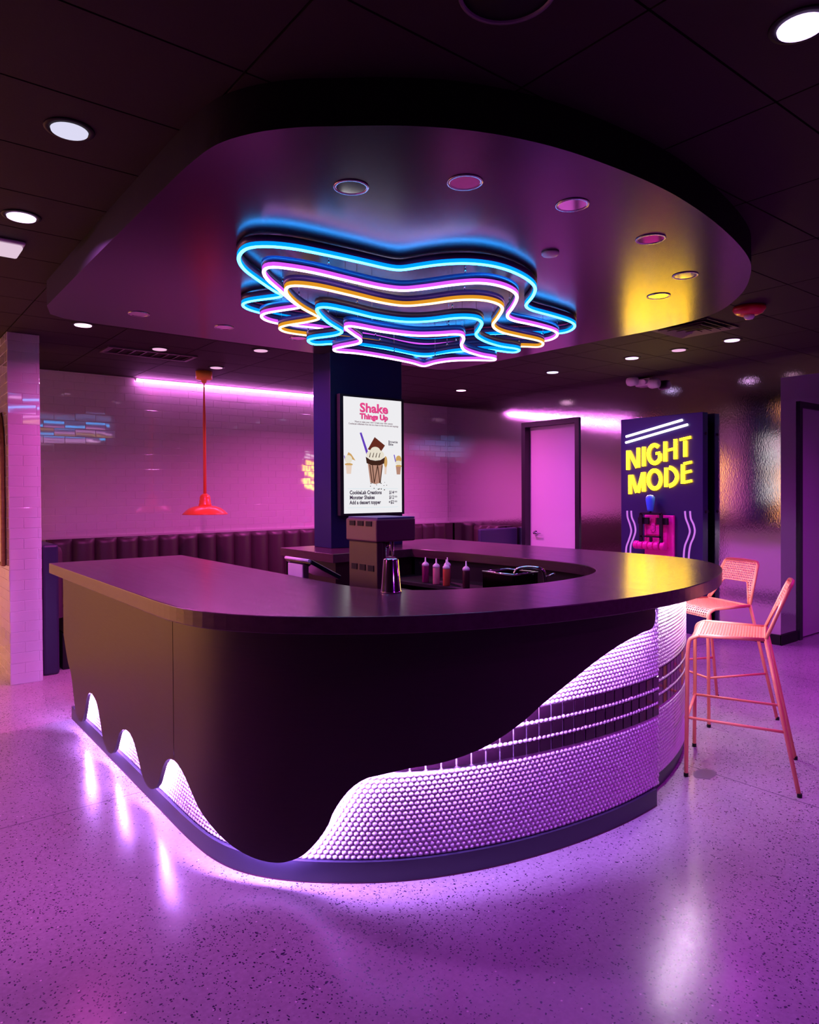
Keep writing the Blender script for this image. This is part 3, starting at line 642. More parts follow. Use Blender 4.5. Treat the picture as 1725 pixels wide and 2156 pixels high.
flat('sauce_picture', [[(0.44 + k * 0.055, 0.475), (0.452 + k * 0.055, 0.47), (0.432 + k * 0.055, 0.515), (0.42 + k * 0.055, 0.512)] for k in range(4)], E_['dark'], 4)
flat('rim_picture', [[(0.365, 0.51), (0.44, 0.535), (0.53, 0.542), (0.62, 0.535), (0.695, 0.51), (0.68, 0.565), (0.60, 0.582), (0.46, 0.582), (0.38, 0.565)]], E_['dark'], 4)
flat('cup_picture', [[(0.40, 0.572), (0.66, 0.572), (0.62, 0.735), (0.53, 0.748), (0.44, 0.735)], [(0.895, 0.59), (0.985, 0.59), (0.97, 0.66), (0.91, 0.66)]], E_['choc'], 3)
flat('stripe_picture', [[(u0, 0.58), (u0 + 0.014, 0.58), (u1 + 0.012, 0.74), (u1, 0.74)] for u0, u1 in ((0.425, 0.465), (0.47, 0.50), (0.56, 0.50), (0.56, 0.60), (0.64, 0.605))], E_['dark'], 4)
flat('side_shake_picture', [[(0.03, 0.585), (0.13, 0.585), (0.115, 0.66), (0.045, 0.66)], [(0.69, 0.59), (0.73, 0.59), (0.72, 0.66), (0.69, 0.66)]], E_['pale'], 2)
flat('waffle_picture', [[(0.075, 0.475), (0.12, 0.49), (0.19, 0.545), (0.10, 0.53), (0.04, 0.52)], ell(0.945, 0.525, 0.05, 0.035), ell(0.08, 0.58, 0.065, 0.012), ell(0.945, 0.585, 0.055, 0.012), ell(0.71, 0.55, 0.03, 0.05)], E_['tan'], 2)
rnd = random.Random(3)
flat('crumb_picture', [ell(rnd.uniform(0.35, 0.74), rnd.uniform(0.725, 0.80), rnd.uniform(0.003, 0.011), rnd.uniform(0.002, 0.006), 7) for _ in range(16)], E_['dark'], 3)

# ------------------------------------------------------------------ dropped canopy over the bar
can = thing('ceiling_canopy', 'dark rounded dropped ceiling canopy hanging over the bar', 'ceiling canopy', (2.7, 3.2, ZS))
so = [tuple(p) for p in D['SOFF']][8:] + [(4.47, 3.2), (4.45, 3.9), (4.43, 4.7), (4.40, 4.94), (4.28, 5.03)]
so = [(0.925, 4.72), (0.922, 4.2), (0.92, 3.6), (0.92, 3.0), (0.92, 2.60), (0.924, 2.38), (0.945, 2.20), (1.01, 2.06)] + so
so_front = catmull(so, 8)
so = [tuple(p) for p in so_front] + [(3.805, 5.03), (3.805, 4.925), (3.055, 4.925), (3.055, 5.03), (1.25, 5.02), (1.08, 5.0), (0.985, 4.93)]
HOLES = [(1.47 + dx, 2.30, 0) for dx in ()]
SDL = [(1.52, 2.27), (1.84, 1.97), (2.32, 1.86), (2.92, 1.90), (3.56, 2.10), (3.80, 2.42), (1.46, 4.72), (2.05, 4.72), (2.64, 4.72)]
SDL = D['SDL']
bm = bmesh.new()
def loop(pts):
    vs = [bm.verts.new((x - 2.7, y - 3.2, 0)) for x, y in pts]
    return [bm.edges.new((vs[i], vs[(i + 1) % len(vs)])) for i in range(len(vs))]
es = loop(so)
for x, y in SDL: es += loop([(x + 0.058 * math.cos(a), y + 0.058 * math.sin(a)) for a in np.linspace(0, 2 * PI, 28, endpoint=False)])
bmesh.ops.triangle_fill(bm, edges=es, use_beauty=True, use_dissolve=False)
for f in bm.faces:
    f.normal_update()
    if f.normal.z > 0: f.normal_flip()
me = bpy.data.meshes.new('underside'); bm.to_mesh(me); bm.free(); me.materials.append(M['soffit'])
o = bpy.data.objects.new('underside', me); COL.objects.link(o); o.parent = can
n = len(so); fa = MB()
fa.add([(x, y, ZS) for x, y in so] + [(x, y, ZC) for x, y in so], [((i + 1) % n, i, i + n, (i + 1) % n + n) for i in range(n)])
fa.build('fascia', M['fascia'], can)
names_s = ['leftmost of the two downlights near the front edge of the canopy', 'second front downlight of the canopy, above the blue neon notch', 'downlight between the front pair and the yellow glow on the canopy', 'front downlight within the yellow glow on the canopy', 'canopy downlight nearest the right tip, in the yellow glow', 'rearmost of the downlights in the yellow glow on the canopy', 'left end downlight of the rear row on the canopy', 'second downlight from the left in the rear row on the canopy', 'rear row canopy downlight half hidden beside the neon stars']
for (x, y), nm_ in zip(SDL, names_s):
    t = thing('canopy_downlight', 'unlit recessed chrome ' + nm_, 'downlight', (x, y, ZS - 0.003), 'unlit chrome downlights in the canopy')
    MB().lathe([(0.0565, 0.003), (0.0565, -0.001), (0.066, -0.001), (0.067, 0.0028)], (x, y, ZS - 0.003), 28).build('trim_ring', M['steel'], t)
    rf_ = MB().lathe([(0.0565, 0.001), (0.050, 0.05), (0.036, 0.09), (0.0, 0.092)], (x, y, ZS - 0.003), 18)
    rf_.sm = [False] * len(rf_.sm); rf_.build('reflector', M['chrome'], t)
    MB().lathe([(0.0, 0.035), (0.018, 0.040), (0.024, 0.058), (0.014, 0.08), (0.012, 0.088)], (x, y, ZS - 0.003), 14).build('bulb', M['white'], t)
x, y = 2.70, 2.31
cp = MB().lathe([(0.0, -0.014), (0.036, -0.014), (0.042, -0.008), (0.043, 0.0)], (D['CAP'][0], D['CAP'][1], ZS), 24).build('round_cover_cap', M['white'])
tag(cp, 'small flat pale round cap on the canopy right of the neon stars', 'cap')

# ------------------------------------------------------------------ neon stars, one inside the other
def sweep(path, z, prof, closed=True):
    P = np.array(path); N = len(P); T = np.roll(P, -1, 0) - np.roll(P, 1, 0); T /= np.linalg.norm(T, axis=1)[:, None]
    Nn = np.stack([-T[:, 1], T[:, 0]], 1); vs = []; fs = []; k = len(prof)
    for i in range(N):
        for d, h in prof: vs.append((P[i, 0] + Nn[i, 0] * d, P[i, 1] + Nn[i, 1] * d, z + h))
    for i in range(N):
        j = (i + 1) % N
        for q in range(k): fs.append((i * k + q, j * k + q, j * k + (q + 1) % k, i * k + (q + 1) % k))
    return MB().add(vs, fs, True)
STAR = [('blue', 'largest and highest of the five neon stars, bright cyan blue, right under the canopy', (0.025, 0.38, 1.0), 20.0, (0.0, 0.24, 0.88)),
        ('pink', 'pink neon star hanging between the large blue star and the yellow star', (1.0, 0.50, 1.0), 6.0, (0.50, 0.07, 0.80)),
        ('yellow', 'warm yellow neon star, the middle one of the five', (1.0, 0.66, 0.30), 3.6, (0.85, 0.33, 0.02)),
        ('cyan', 'cyan blue neon star hanging between the yellow star and the smallest pink star', (0.025, 0.40, 1.0), 16.0, (0.0, 0.24, 0.84)),
        ('rose', 'smallest and lowest of the five neon stars, pink white', (1.0, 0.52, 1.0), 6.0, (0.50, 0.07, 0.80))]
for S_, (nm_, lab, c1, s1, c2) in zip(D['STARS'], STAR):
    z = S_['z']; ptsx = catmull(S_['p'], 7, True); ptsx = resample(np.vstack([ptsx, ptsx[:1]]), 261)[:-1]
    for _ in range(2): ptsx = .25 * np.roll(ptsx, 1, 0) + .5 * ptsx + .25 * np.roll(ptsx, -1, 0)
    cen = ptsx.mean(0)
    t = thing('neon_star', lab, 'neon light', (cen[0], cen[1], z), 'nested hanging neon stars')
    w_ = 0.0085
    prof = [(-w_, 0.008), (-w_ * .8, 0.003), (-w_ * .3, 0.0), (w_ * .3, 0.0), (w_ * .8, 0.003), (w_, 0.008)]
    sweep(ptsx, z, prof).build('light_tube', emat(nm_ + '_neon_face', c1, s1), t)
    sweep(ptsx, z, [(-w_, 0.0081), (w_, 0.0081), (w_, 0.026), (-w_, 0.026)]).build('glowing_side', emat(nm_ + '_neon_side', c2, 1.6 if nm_ != 'yellow' else 0.9), t)
    sweep(ptsx, z, [(-w_ - .002, 0.0262), (w_ + .002, 0.0262), (w_ + .002, 0.054), (-w_ - .002, 0.054)]).build('channel', M['channel'], t)
    for k in range(8):
        q = ptsx[int((k + 0.35) * len(ptsx) / 8) % len(ptsx)]
        wr_ = MB().tube([(q[0], q[1], z + 0.053), (q[0], q[1], ZS - 0.001)], 0.0012, 5)
        if ZS - z > 0.1: wr_.lathe([(0.0012, 0.03), (0.004, 0.022), (0.005, 0.0)], (q[0], q[1], z + 0.053), 8)
        wr_.build('hanging_wire', M['steel'], t)

# ------------------------------------------------------------------ sign board with neon lettering
XS = 6.95
sg = thing('sign_board', 'tall navy sign board with yellow neon letters NIGHT MODE by the silver wall', 'sign', (7.0, 4.38, 0))
MB().box(XS, XS + 0.10, 3.88, 4.88, 0.0, 2.343).build('board', M['boardp'], sg, bevel=0.004)
for y in (3.95, 4.80):
    for z in (0.4, 1.3, 2.2):
        MB().lathe([(0.018, 0), (0.018, 0.07)], (XS + 0.10, y, z), 14, 'x').build('standoff', M['black'], sg)
for z in (0.55, 1.30, 2.12):
    MB().lathe([(0.016, 0), (0.016, -0.012), (0, -0.012)], (7.0, 3.88, z), 12, 'y').build('side_bolt', M['black'], sg)
for ch, strokes in D['LET'].items():
    for rep in (1,):
        mb = MB()
        for st in strokes:
            P = np.array(st); closed = len(P) > 8 and np.linalg.norm(P[0] - P[-1]) < 1e-3
            if closed: P = P[:-1]
            Tn = np.gradient(P, axis=0) if not closed else np.roll(P, -1, 0) - np.roll(P, 1, 0)
            Tn /= np.linalg.norm(Tn, axis=1)[:, None]; Nn = np.stack([-Tn[:, 1], Tn[:, 0]], 1)
            thin = ch in 'HTEG' and len(P) == 2 and abs(Tn[0][0]) > 0.6
            for d in ((-0.008, 0.008) if thin else (-0.0158, 0.0, 0.0158)):
                Q = P + Nn * d
                mb.tube([(XS - 0.012, y, z) for y, z in Q], 0.0060, 7, closed)
        mb.build('neon_letter', M['n_yel'], sg)
for P in D['BARS']: MB().tube([(XS - 0.012, y, z) for y, z in P], 0.0125, 10).build('neon_bar', M['n_white'], sg)
for P in D['WAVE']:
    P = list(P) + [[P[-1][0] - 0.004, P[-1][1] - 0.12], [P[-1][0] - 0.02, P[-1][1] - 0.2]]
    Q = catmull(P, 6)
    MB().tube([(XS - 0.012, y, z) for y, z in Q], 0.0095, 8).build('neon_wave', M['n_wave'], sg)
ks = thing('lever_switch', 'oversized pink lever switch with a blue handle mounted on the navy sign board', 'switch', (XS, 4.38, 0.5))
XF = XS - 0.035
BP = MB().box(XF, XS - 0.001, 4.195, 4.553, 0.52, 1.255).build('base_plate', M['hotpink'], ks, bevel=0.008)
hp = MB().box(XF - 0.02, XF, 4.375, 4.475, 1.225, 1.255).box(XF - 0.02, XF, 4.40, 4.46, 1.06, 1.225)
hp.box(XF - 0.016, XF, 4.33, 4.53, 1.04, 1.14).build('raised_shield', M['hotpink'], BP, bevel=0.004)
em = MB().tube([(XF - 0.018, y, z) for y, z in [(4.455, 1.165), (4.405, 1.165), (4.405, 1.085), (4.43, 1.06), (4.455, 1.085)]], 0.004, 6, True)
em.tube([(XF - 0.018, y, z) for y, z in [(4.442, 1.14), (4.420, 1.14), (4.420, 1.10), (4.440, 1.10)]], 0.003, 6)
em.build('emblem', M['black'], BP)
for y0 in (4.475, 4.535, 4.243, 4.305):
    MB().box(XF - 0.05, XF - 0.021, y0 - 0.005, y0 + 0.068, 1.155, 1.228).build('clip', M['black'], ks, bevel=0.004)
for y0 in (4.553, 4.304):
    MB().box(XF - 0.075, XF - 0.055, y0 - 0.018, y0 + 0.018, 0.91, 1.275).build('blade', M['black'], ks)
mb = MB().box(XF - 0.075, XF - 0.055, 4.30, 4.555, 1.012, 1.03).box(XF - 0.075, XF - 0.055, 4.30, 4.555, 1.262, 1.285).box(XF - 0.072, XF - 0.056, 4.415, 4.445, 0.92, 1.02)
mb.build('yoke', M['black'], ks)
for y0 in (4.615, 4.56, 4.495, 4.43, 4.362, 4.285):
    MB().lathe([(0.014, -0.028), (0.042, -0.028), (0.046, -0.022), (0.046, 0.02), (0.042, 0.026), (0.014, 0.026)], (XF - 0.05, y0, 0.922), 22, 'y').build('hub_disc', M['hotpink'], ks)
MB().box(XF - 0.02, XF, 4.33, 4.42, 0.955, 1.0).box(XF - 0.02, XF, 4.45, 4.53, 0.955, 1.0).build('terminal', mat('rose_plastic', (0.75, 0.04, 0.28), 0.35), ks)
hb = MB().lathe([(0.0, 0.18), (0.030, 0.175), (0.046, 0.155), (0.050, 0.13), (0.044, 0.08), (0.034, 0.02), (0.030, 0.0), (0.0, 0.0)], (XF - 0.065, 4.4345, 1.30), 20)
hb.build('handle', M['bluep'], ks)
MB().lathe([(0.012, 1.283), (0.012, 1.302)], (XF - 0.065, 4.4345, 0), 10).build('handle_stem', M['black'], ks)

# ------------------------------------------------------------------ booths along the walls
def channels(mb, a, b, nrm, z0, z1, pitch, depth):
    """padded vertical channels from a to b (plan), bulging along nrm"""
    a = Vector((*a, 0)); b = Vector((*b, 0)); L = (b - a).length; d = (b - a) / L; nrm = Vector((*nrm, 0)); n = max(1, round(L / pitch)); p = L / n
    for i in range(n):
        vs = []; fs = []; K = 8
        prof = [(math.sin(PI * k / K) ** 0.5 * depth, i * p + p * k / K) for k in range(K + 1)]
        hs = [(z0, 1), (z1 - 0.06, 1), (z1 - 0.02, 0.8), (z1, 0.2)]
        for h, s_ in hs:
            for dep, q in prof: vs.append(a + d * q + nrm * (dep * s_) + Vector((0, 0, h)))
        for r in range(len(hs) - 1):
            for k in range(K):
                f = (r * (K + 1) + k, r * (K + 1) + k + 1, (r + 1) * (K + 1) + k + 1, (r + 1) * (K + 1) + k)
                fs.append(f)
        mb.add(vs, fs, True)
    return mb
bo = thing('banquette', 'long dark banquette bench with channelled back along the white tiled wall', 'banquette', (4.2, 7.9, 0))
MB().box(1.55, XW - 0.02, 7.97, 8.09, 0, 1.05).build('back_board', M['booth'], bo)
channels(MB(), (1.55, 7.97), (6.96, 7.97), (0, -1), 0.46, 1.055, 0.225, 0.05).build('channelled_back', M['booth'], bo)
MB().box(1.55, 6.96, 7.42, 7.92, 0.32, 0.46).build('seat', M['booth'], bo, bevel=0.02)
MB().box(1.55, 6.96, 7.50, 7.92, 0.0, 0.32).build('plinth', M['black'], bo)
struct(MB().box(1.19, XW, 8.07, 8.10, 1.052, 1.075).build('trim_1', M['tile_white']))
bo = thing('banquette', 'short dark banquette against the silver wall left of the white door', 'banquette', (6.95, 7.2, 0))
MB().box(6.99, 7.10, 6.88, 7.38, 0, 1.04).build('back_board', M['booth'], bo)
channels(MB(), (6.99, 7.38), (6.99, 6.90), (-1, 0), 0.46, 1.04, 0.16, 0.05).build('channelled_back', M['booth'], bo)
MB().box(6.44, 6.94, 6.72, 7.38, 0.32, 0.46).build('seat', M['booth'], bo, bevel=0.02)
MB().box(6.52, 6.94, 6.78, 7.38, 0.0, 0.32).build('plinth', M['black'], bo)
MB().box(6.40, 7.10, 6.64, 6.70, 0.0, 1.035).build('end_panel', mat('blue_black_vinyl', (0.03, 0.025, 0.075), 0.4), bo, bevel=0.02)
bo = thing('banquette', 'dark banquette end right behind the white tiled pier', 'banquette', (1.32, 6.9, 0))
MB().box(1.225, 1.35, 6.53, 7.40, 0.0, 1.10).build('back_board', mat('navy_vinyl', (0.020, 0.014, 0.050), 0.4), bo, bevel=0.02)
channels(MB(), (1.35, 6.60), (1.35, 7.40), (1, 0), 0.46, 1.08, 0.2, 0.06).build('channelled_back', M['booth'], bo)
MB().box(1.40, 1.54, 6.62, 7.40, 0.32, 0.46).build('seat', M['booth'], bo, bevel=0.02)
MB().box(1.40, 1.50, 6.66, 7.40, 0.0, 0.32).build('plinth', M['black'], bo)

# magenta light strip along the top of the tiled wall
ls = thing('light_strip', 'glowing magenta light strip along the top of the white tiled wall', 'light strip', (4.1, 8.08, 2.79))
MB().box(2.48, 5.80, 8.072, 8.099, 2.785, 2.815).build('housing', M['white'], ls)
MB().tube([(2.48, 8.066, 2.790), (5.80, 8.066, 2.790)], 0.0062, 8).build('diffuser', M['strip'], ls)
# another strip, left of the pier, out of frame but mirrored in the silver wall
ls = MB().tube([(-4.15, 8.075, 2.60), (-1.2, 8.075, 2.60)], 0.012, 8).build('light_strip', M['strip'])
tag(ls, 'magenta light strip on the far left wall, seen only as a reflection', 'light strip')

# ------------------------------------------------------------------ pendant lamp
px, py = 2.93, 7.25
pd = thing('pendant_lamp', 'orange red metal pendant lamp hanging on a long rod before the tiled wall', 'pendant lamp', (px, py, 1.30))
MB().lathe([(0.085, ZC), (0.085, 2.742), (0.075, 2.735), (0.03, 2.730), (0.022, 2.70), (0.008, 2.695)], (px, py, 0), 28).build('ceiling_canopy', M['canopy'], pd)
MB().lathe([(0.007, 2.70), (0.007, 2.62), (0.016, 2.30), (0.017, 1.50)], (px, py, 0), 14).build('rod', M['orange'], pd)
MB().lathe([(0.02, 1.522), (0.035, 1.51), (0.048, 1.50), (0.055, 1.48), (0.055, 1.455), (0.060, 1.45), (0.060, 1.42), (0.066, 1.41), (0.068, 1.385)], (px, py, 0), 28).build('socket_cap', M['orange'], pd)
MB().lathe([(0.068, 1.392), (0.11, 1.386), (0.16, 1.368), (0.20, 1.34), (0.228, 1.312), (0.238, 1.300), (0.232, 1.300), (0.196, 1.335), (0.156, 1.360), (0.10, 1.378), (0.0, 1.384)], (px, py, 0), 36).build('lamp_shade', M['orange'], pd)
MB().lathe([(0.0, 1.31), (0.026, 1.318), (0.034, 1.34), (0.022, 1.372), (0.018, 1.383)], (px, py, 0), 16).build('bulb', M['white'], pd)

# ------------------------------------------------------------------ things inside the bar
SHZ = 0.858
mc = thing('drink_mixer', 'tall olive brown milkshake mixing machine standing behind the bar under the menu screen', 'mixer', (2.18, 3.0, SHZ))
MB().box(2.062, 2.10, 2.885, 3.145, SHZ, 1.275).box(2.10, 2.125, 2.895, 3.135, SHZ + 0.02, 1.275).build('body', M['machine'], mc, bevel=0.006)
MB().box(2.05, 2.30, 2.872, 3.155, 1.275, 1.392).build('head', mat('brown_plastic_head', (0.15, 0.075, 0.085), 0.38), mc, bevel=0.008)
MB().box(2.062, 2.302, 2.88, 3.15, 1.392, 1.400).build('lid', mat('blue_grey_lid', (0.10, 0.10, 0.25), 0.4), mc, bevel=0.003)
MB().box(2.062, 2.33, 2.885, 3.145, SHZ, SHZ + 0.03).build('foot', M['black'], mc, bevel=0.004)
for k in range(3):
    y0 = 2.915 + k * 0.075
    MB().box(2.046, 2.049, y0, y0 + 0.05, 1.355, 1.38).build('vent_slot', M['black'], mc)
    MB().box(2.058, 2.0615, y0, y0 + 0.05, 1.125, 1.155).build('vent_slot', M['black'], mc)
MB().tube([(2.215, 2.96, 1.275), (2.215, 2.96, 1.12)], 0.006, 10).build('spindle', M['chrome'], mc)
MB().lathe([(0.02, 1.275), (0.022, 1.24), (0.016, 1.20), (0.018, 1.16), (0.010, 1.15)], (2.150, 2.93, 0), 16).build('start_lever', M['chrome'], mc)
MB().box(2.125, 2.19, 2.90, 2.95, 1.165, 1.195).build('cup_bracket', mat('cream_plastic', (0.75, 0.55, 0.33), 0.4), mc, bevel=0.004)
MB().box(2.125, 2.29, 2.885, 3.03, 1.000, 1.014).box(2.125, 2.145, 2.91, 3.02, SHZ, 1.0).build('cup_rest', M['black'], mc)
cu = MB().lathe([(0.046, 0.0), (0.049, 0.001), (0.049, 0.006), (0.046, 0.008), (0.035, 0.150), (0.030, 0.156), (0.0, 0.157)], (1.935, 2.60, ZT + 0.0005), 36).build('mixing_cup', M['chrome'])
tag(cu, 'upturned shiny steel mixing cup standing on the bar edge before the mixing machine', 'cup')

TX_, TY_ = 2.10, 3.60
tb = thing('payment_terminal', 'black tilted payment tablet on a white stand beside the left arm of the bar', 'payment terminal', (TX_, TY_, SHZ))
MB().box(TX_ - 0.09, TX_ + 0.09, TY_ - 0.07, TY_ + 0.16, SHZ, SHZ + 0.014).build('base', M['black'], tb, bevel=0.004)
MB().box(TX_ - 0.075, TX_ - 0.03, TY_ - 0.02, TY_ + 0.155, SHZ + 0.014, 1.112).build('stand', M['white'], tb, bevel=0.006)
a_ = MB(); p0, p1 = (TX_ - 0.085, 1.125), (TX_ + 0.11, 1.02); nx_, nz_ = 0.012, 0.022
y0_, y1_ = TY_ - 0.13, TY_ + 0.17
a_.add([(p0[0], y0_, p0[1]), (p1[0], y0_, p1[1]), (p1[0] + nx_, y0_, p1[1] + nz_), (p0[0] + nx_, y0_, p0[1] + nz_), (p0[0], y1_, p0[1]), (p1[0], y1_, p1[1]), (p1[0] + nx_, y1_, p1[1] + nz_), (p0[0] + nx_, y1_, p0[1] + nz_)], [(0, 1, 2, 3), (7, 6, 5, 4), (4, 5, 1, 0), (5, 6, 2, 1), (6, 7, 3, 2), (7, 4, 0, 3)])
a_.build('tablet', mat('black_glass', (0.01, 0.01, 0.025), 0.15), tb, bevel=0.004)
MB().tube([(TX_ - 0.084, y0_ + 0.01, 1.140), (TX_ - 0.084, y1_ - 0.01, 1.140)], 0.010, 10).build('edge_roll', M['white'], tb)

gl = MB().lathe([(0.0, 0.0), (0.022, 0.0), (0.026, 0.16), (0.0245, 0.16), (0.020, 0.006), (0.0, 0.006)], (2.035, 3.235, SHZ), 20).build('tall_tumbler', M['chrome'])
tag(gl, 'narrow steel tumbler standing just left of the mixing machine', 'tumbler')

def bottle(x, y, col_, lab, rim, h=0.125):
    t = thing('squeeze_bottle', lab, 'bottle', (x, y, SHZ), 'squeeze bottles on the shelf inside the bar')
    MB().lathe([(0.0, 0.0), (0.023, 0.0), (0.025, 0.004), (0.025, h - 0.006), (0.023, h)], (x, y, SHZ), 20).build('bottle_body', mat('sauce_' + rim, col_, 0.3), t)
    MB().lathe([(0.0255, h - 0.004), (0.0255, h + 0.010), (0.018, h + 0.020), (0.009, h + 0.026), (0.006, h + 0.030), (0.0035, h + 0.062), (0.0, h + 0.062)], (x, y, SHZ), 20).build('nozzle_cap', M['white'], t)
bottle(3.31, 4.02, (0.20, 0.005, 0.10), 'squeeze bottle of dark magenta sauce, leftmost on the shelf in the bar', 'magenta')
bottle(3.30, 3.885, (0.62, 0.25, 0.30), 'squeeze bottle of pale pink sauce, second from the left in the bar', 'pink')
bottle(3.30, 3.775, (0.50, 0.10, 0.05), 'squeeze bottle of orange red sauce, third from the left in the bar', 'orange')
bottle(3.42, 3.90, (0.30, 0.06, 0.10), 'squeeze bottle of brownish sauce standing behind the three front bottles', 'rust')
bottle(3.33, 3.60, (0.05, 0.01, 0.02), 'nearly black squeeze bottle standing right of the coloured bottles', 'black')

sk = thing('rinse_sink', 'shiny dark sink tub with a bent chrome tap inside the bar', 'sink', (3.17, 3.02, SHZ))
s_ = MB()
for x0, x1, y0, y1 in ((3.06, 3.075, 2.90, 3.16), (3.265, 3.28, 2.90, 3.16), (3.075, 3.265, 2.90, 2.915), (3.075, 3.265, 3.145, 3.16)): s_.box(x0, x1, y0, y1, SHZ, 1.03)
s_.box(3.075, 3.265, 2.915, 3.145, SHZ, SHZ + 0.01).build('tub', mat('dark_polished_steel', (0.10, 0.06, 0.08), 0.12, metal=1.0), sk, bevel=0.004)
MB().tube([(x, y, 1.032) for x, y in ((3.062, 2.902), (3.278, 2.902), (3.278, 3.158), (3.062, 3.158))], 0.006, 8, True).build('rim', M['chrome'], sk)
MB().tube(catmull([(3.30, 2.86, SHZ), (3.30, 2.86, 1.0), (3.29, 2.87, 1.045), (3.25, 2.93, 1.062), (3.20, 2.99, 1.05), (3.19, 3.01, 1.02)], 6).tolist(), 0.011, 10).build('tap', M['chrome'], sk)
MB().tube([(3.30, 2.86, 1.0), (3.315, 2.80, 1.03)], 0.007, 8).build('tap_lever', M['chrome'], sk)

# ------------------------------------------------------------------ bar stools
def make_stool():
    t = thing('bar_stool', 'x', 'bar stool')
    g = M['coral']; R = 0.0105; zs_ = 0.755
    FFx, FFy, BFx, BFy = 0.245, 0.285, 0.275, -0.245      # feet
    SFx, SFy, SBx, SBy = 0.228, 0.275, 0.195, -0.095      # seat corners
    TX, TY, TZ = 0.150, -0.205, 1.04                     # top of the backrest
    for s in (-1, 1):
        P = catmull([(s * FFx, FFy, 0), (s * (FFx + SFx) / 2, (FFy + SFy) / 2, 0.40), (s * SFx, SFy, zs_ - 0.07), (s * SFx, SFy - 0.012, zs_ - 0.022), (s * SFx, SFy - 0.055, zs_)], 5)
        lgs = [MB().tube(P.tolist(), R, 9).build('leg', g, t)]
        P = [(s * BFx, BFy, 0), (s * SBx, SBy, zs_ + 0.005)]
        lgs.append(MB().tube(P, R, 9).build('leg', g, t))
        for lg, q in zip(lgs, ((s * FFx, FFy), (s * BFx, BFy))):
            MB().lathe([(0.012, 0.0), (0.0125, 0.018), (0.0108, 0.02)], (q[0], q[1], 0), 10).build('foot_cap', M['black'], lg)
    fr = MB()
    for s in (-1, 1): fr.tube([(s * SFx, SFy - 0.055, zs_), (s * SBx, SBy, zs_)], R * .95, 8)
    fr.tube([(-SBx, SBy, zs_), (SBx, SBy, zs_)], R * .8, 8)
    fr.build('seat_frame', g, t)
    # perforated seat with a rolled front
    def perf(mb, fn, nu, nv, hole=0.62):
        for i in range(nu):
            for j in range(nv):
                u0, u1, v0, v1 = i / nu, (i + 1) / nu, j / nv, (j + 1) / nv
                cu_, cv_ = (u0 + u1) / 2, (v0 + v1) / 2; K = 8
                sq = [(u1, cv_), (u1, v1), (cu_, v1), (u0, v1), (u0, cv_), (u0, v0), (cu_, v0), (u1, v0)]
                vs = [fn(*q) for q in sq]
                for k in range(K):
                    a = 2 * PI * k / K
                    vs.append(fn(cu_ + math.cos(a) * (u1 - u0) / 2 * hole, cv_ + math.sin(a) * (v1 - v0) / 2 * hole))
                mb.add(vs, [(k, (k + 1) % K, (k + 1) % K + K, k + K) for k in range(K)])
        return mb
    def seat(u, v):
        # v 0 back .. 1 front edge rolled down
        x = (u - 0.5) * 2
        if v < 0.82:
            q = v / 0.82; y = SBy + (SFy - 0.05 - SBy) * q; z = zs_ - 0.012 * math.sin(PI * min(q, 1)) * (1 - x * x)
            hw = SBx + (SFx - SBx) * q
        else:
            a = (v - 0.82) / 0.18 * PI / 2; y = SFy - 0.05 + 0.05 * math.sin(a); z = zs_ - 0.055 * (1 - math.cos(a)); hw = SFx
        return (x * hw, y, z)
    o = perf(MB(), seat, 24, 28).build('seat', g, t); md = o.modifiers.new('thickness', 'SOLIDIFY'); md.thickness = 0.0025
    # backrest: perforated arch with an open middle
    def back(x, z):
        q = (z - zs_) / (TZ - zs_); return (x, SBy + (TY - SBy) * q - 0.018 * (1 - (x / 0.2) ** 2) * q, z)
    def hw(z): return SBx + (TX - SBx) * (z - zs_) / (TZ - zs_)
    ZM = 0.905
    def topb(u, v):
        z = ZM + (TZ - ZM) * v; return back((u - 0.5) * 2 * hw(z), z)
    mb = perf(MB(), topb, 20, 9)
    for s in (-1, 1):
        def wing(u, v, s=s):
            z = zs_ + 0.012 + (ZM - zs_ - 0.012) * v; xo = hw(z); xi = 0.175 + (0.105 - 0.175) * v
            return back(s * (xi + (xo - xi) * u), z)
        perf(mb, wing, 3, 9)
    o = mb.build('backrest', g, t); md = o.modifiers.new('thickness', 'SOLIDIFY'); md.thickness = 0.0025
    bf = MB()
    loop_ = [back(-SBx, zs_), back(-hw(0.98), 0.98), back(-hw(1.02), 1.02), back(-TX + 0.012, TZ - 0.004), back(-TX + 0.04, TZ), back(0, TZ + 0.003), back(TX - 0.04, TZ), back(TX - 0.012, TZ - 0.004), back(hw(1.02), 1.02), back(hw(0.98), 0.98), back(SBx, zs_)]
    bf.tube(loop_, R * .9, 8)
    bf.tube([back(-0.176, zs_ + 0.01), back(-0.112, ZM - 0.012), back(-0.095, ZM), back(0.095, ZM), back(0.112, ZM - 0.012), back(0.176, zs_ + 0.01)], R * .55, 8)
    bf.build('back_frame', g, t)
    zr = 0.315
    def fleg(s, z): q = z / 0.685; return (s * (FFx + (SFx - FFx) * q), FFy + (SFy - FFy) * q, z)
    def bleg(s, z): q = z / 0.76; return (s * (BFx + (SBx - BFx) * q), BFy + (SBy - BFy) * q, z)
    for s in (-1, 1):
        a, b = fleg(s, zr), bleg(s, zr - 0.01)
        MB().tube([(a[0], a[1] + 0.012, a[2]), b], 0.0075, 8).build('rung', g, t)
    MB().tube([fleg(-1, zr), fleg(1, zr)], 0.0075, 8).build('rung', g, t)
    return t
def copy_tree(o, parent=None):
    c = o.copy(); COL.objects.link(c)
    if parent is not None: c.parent = parent
    for ch in list(o.children): copy_tree(ch, c)
    return c
st1 = make_stool()
st2 = copy_tree(st1)
st1.location = D['ST1'][0]; st1.rotation_euler = (0, 0, D['ST1'][1])
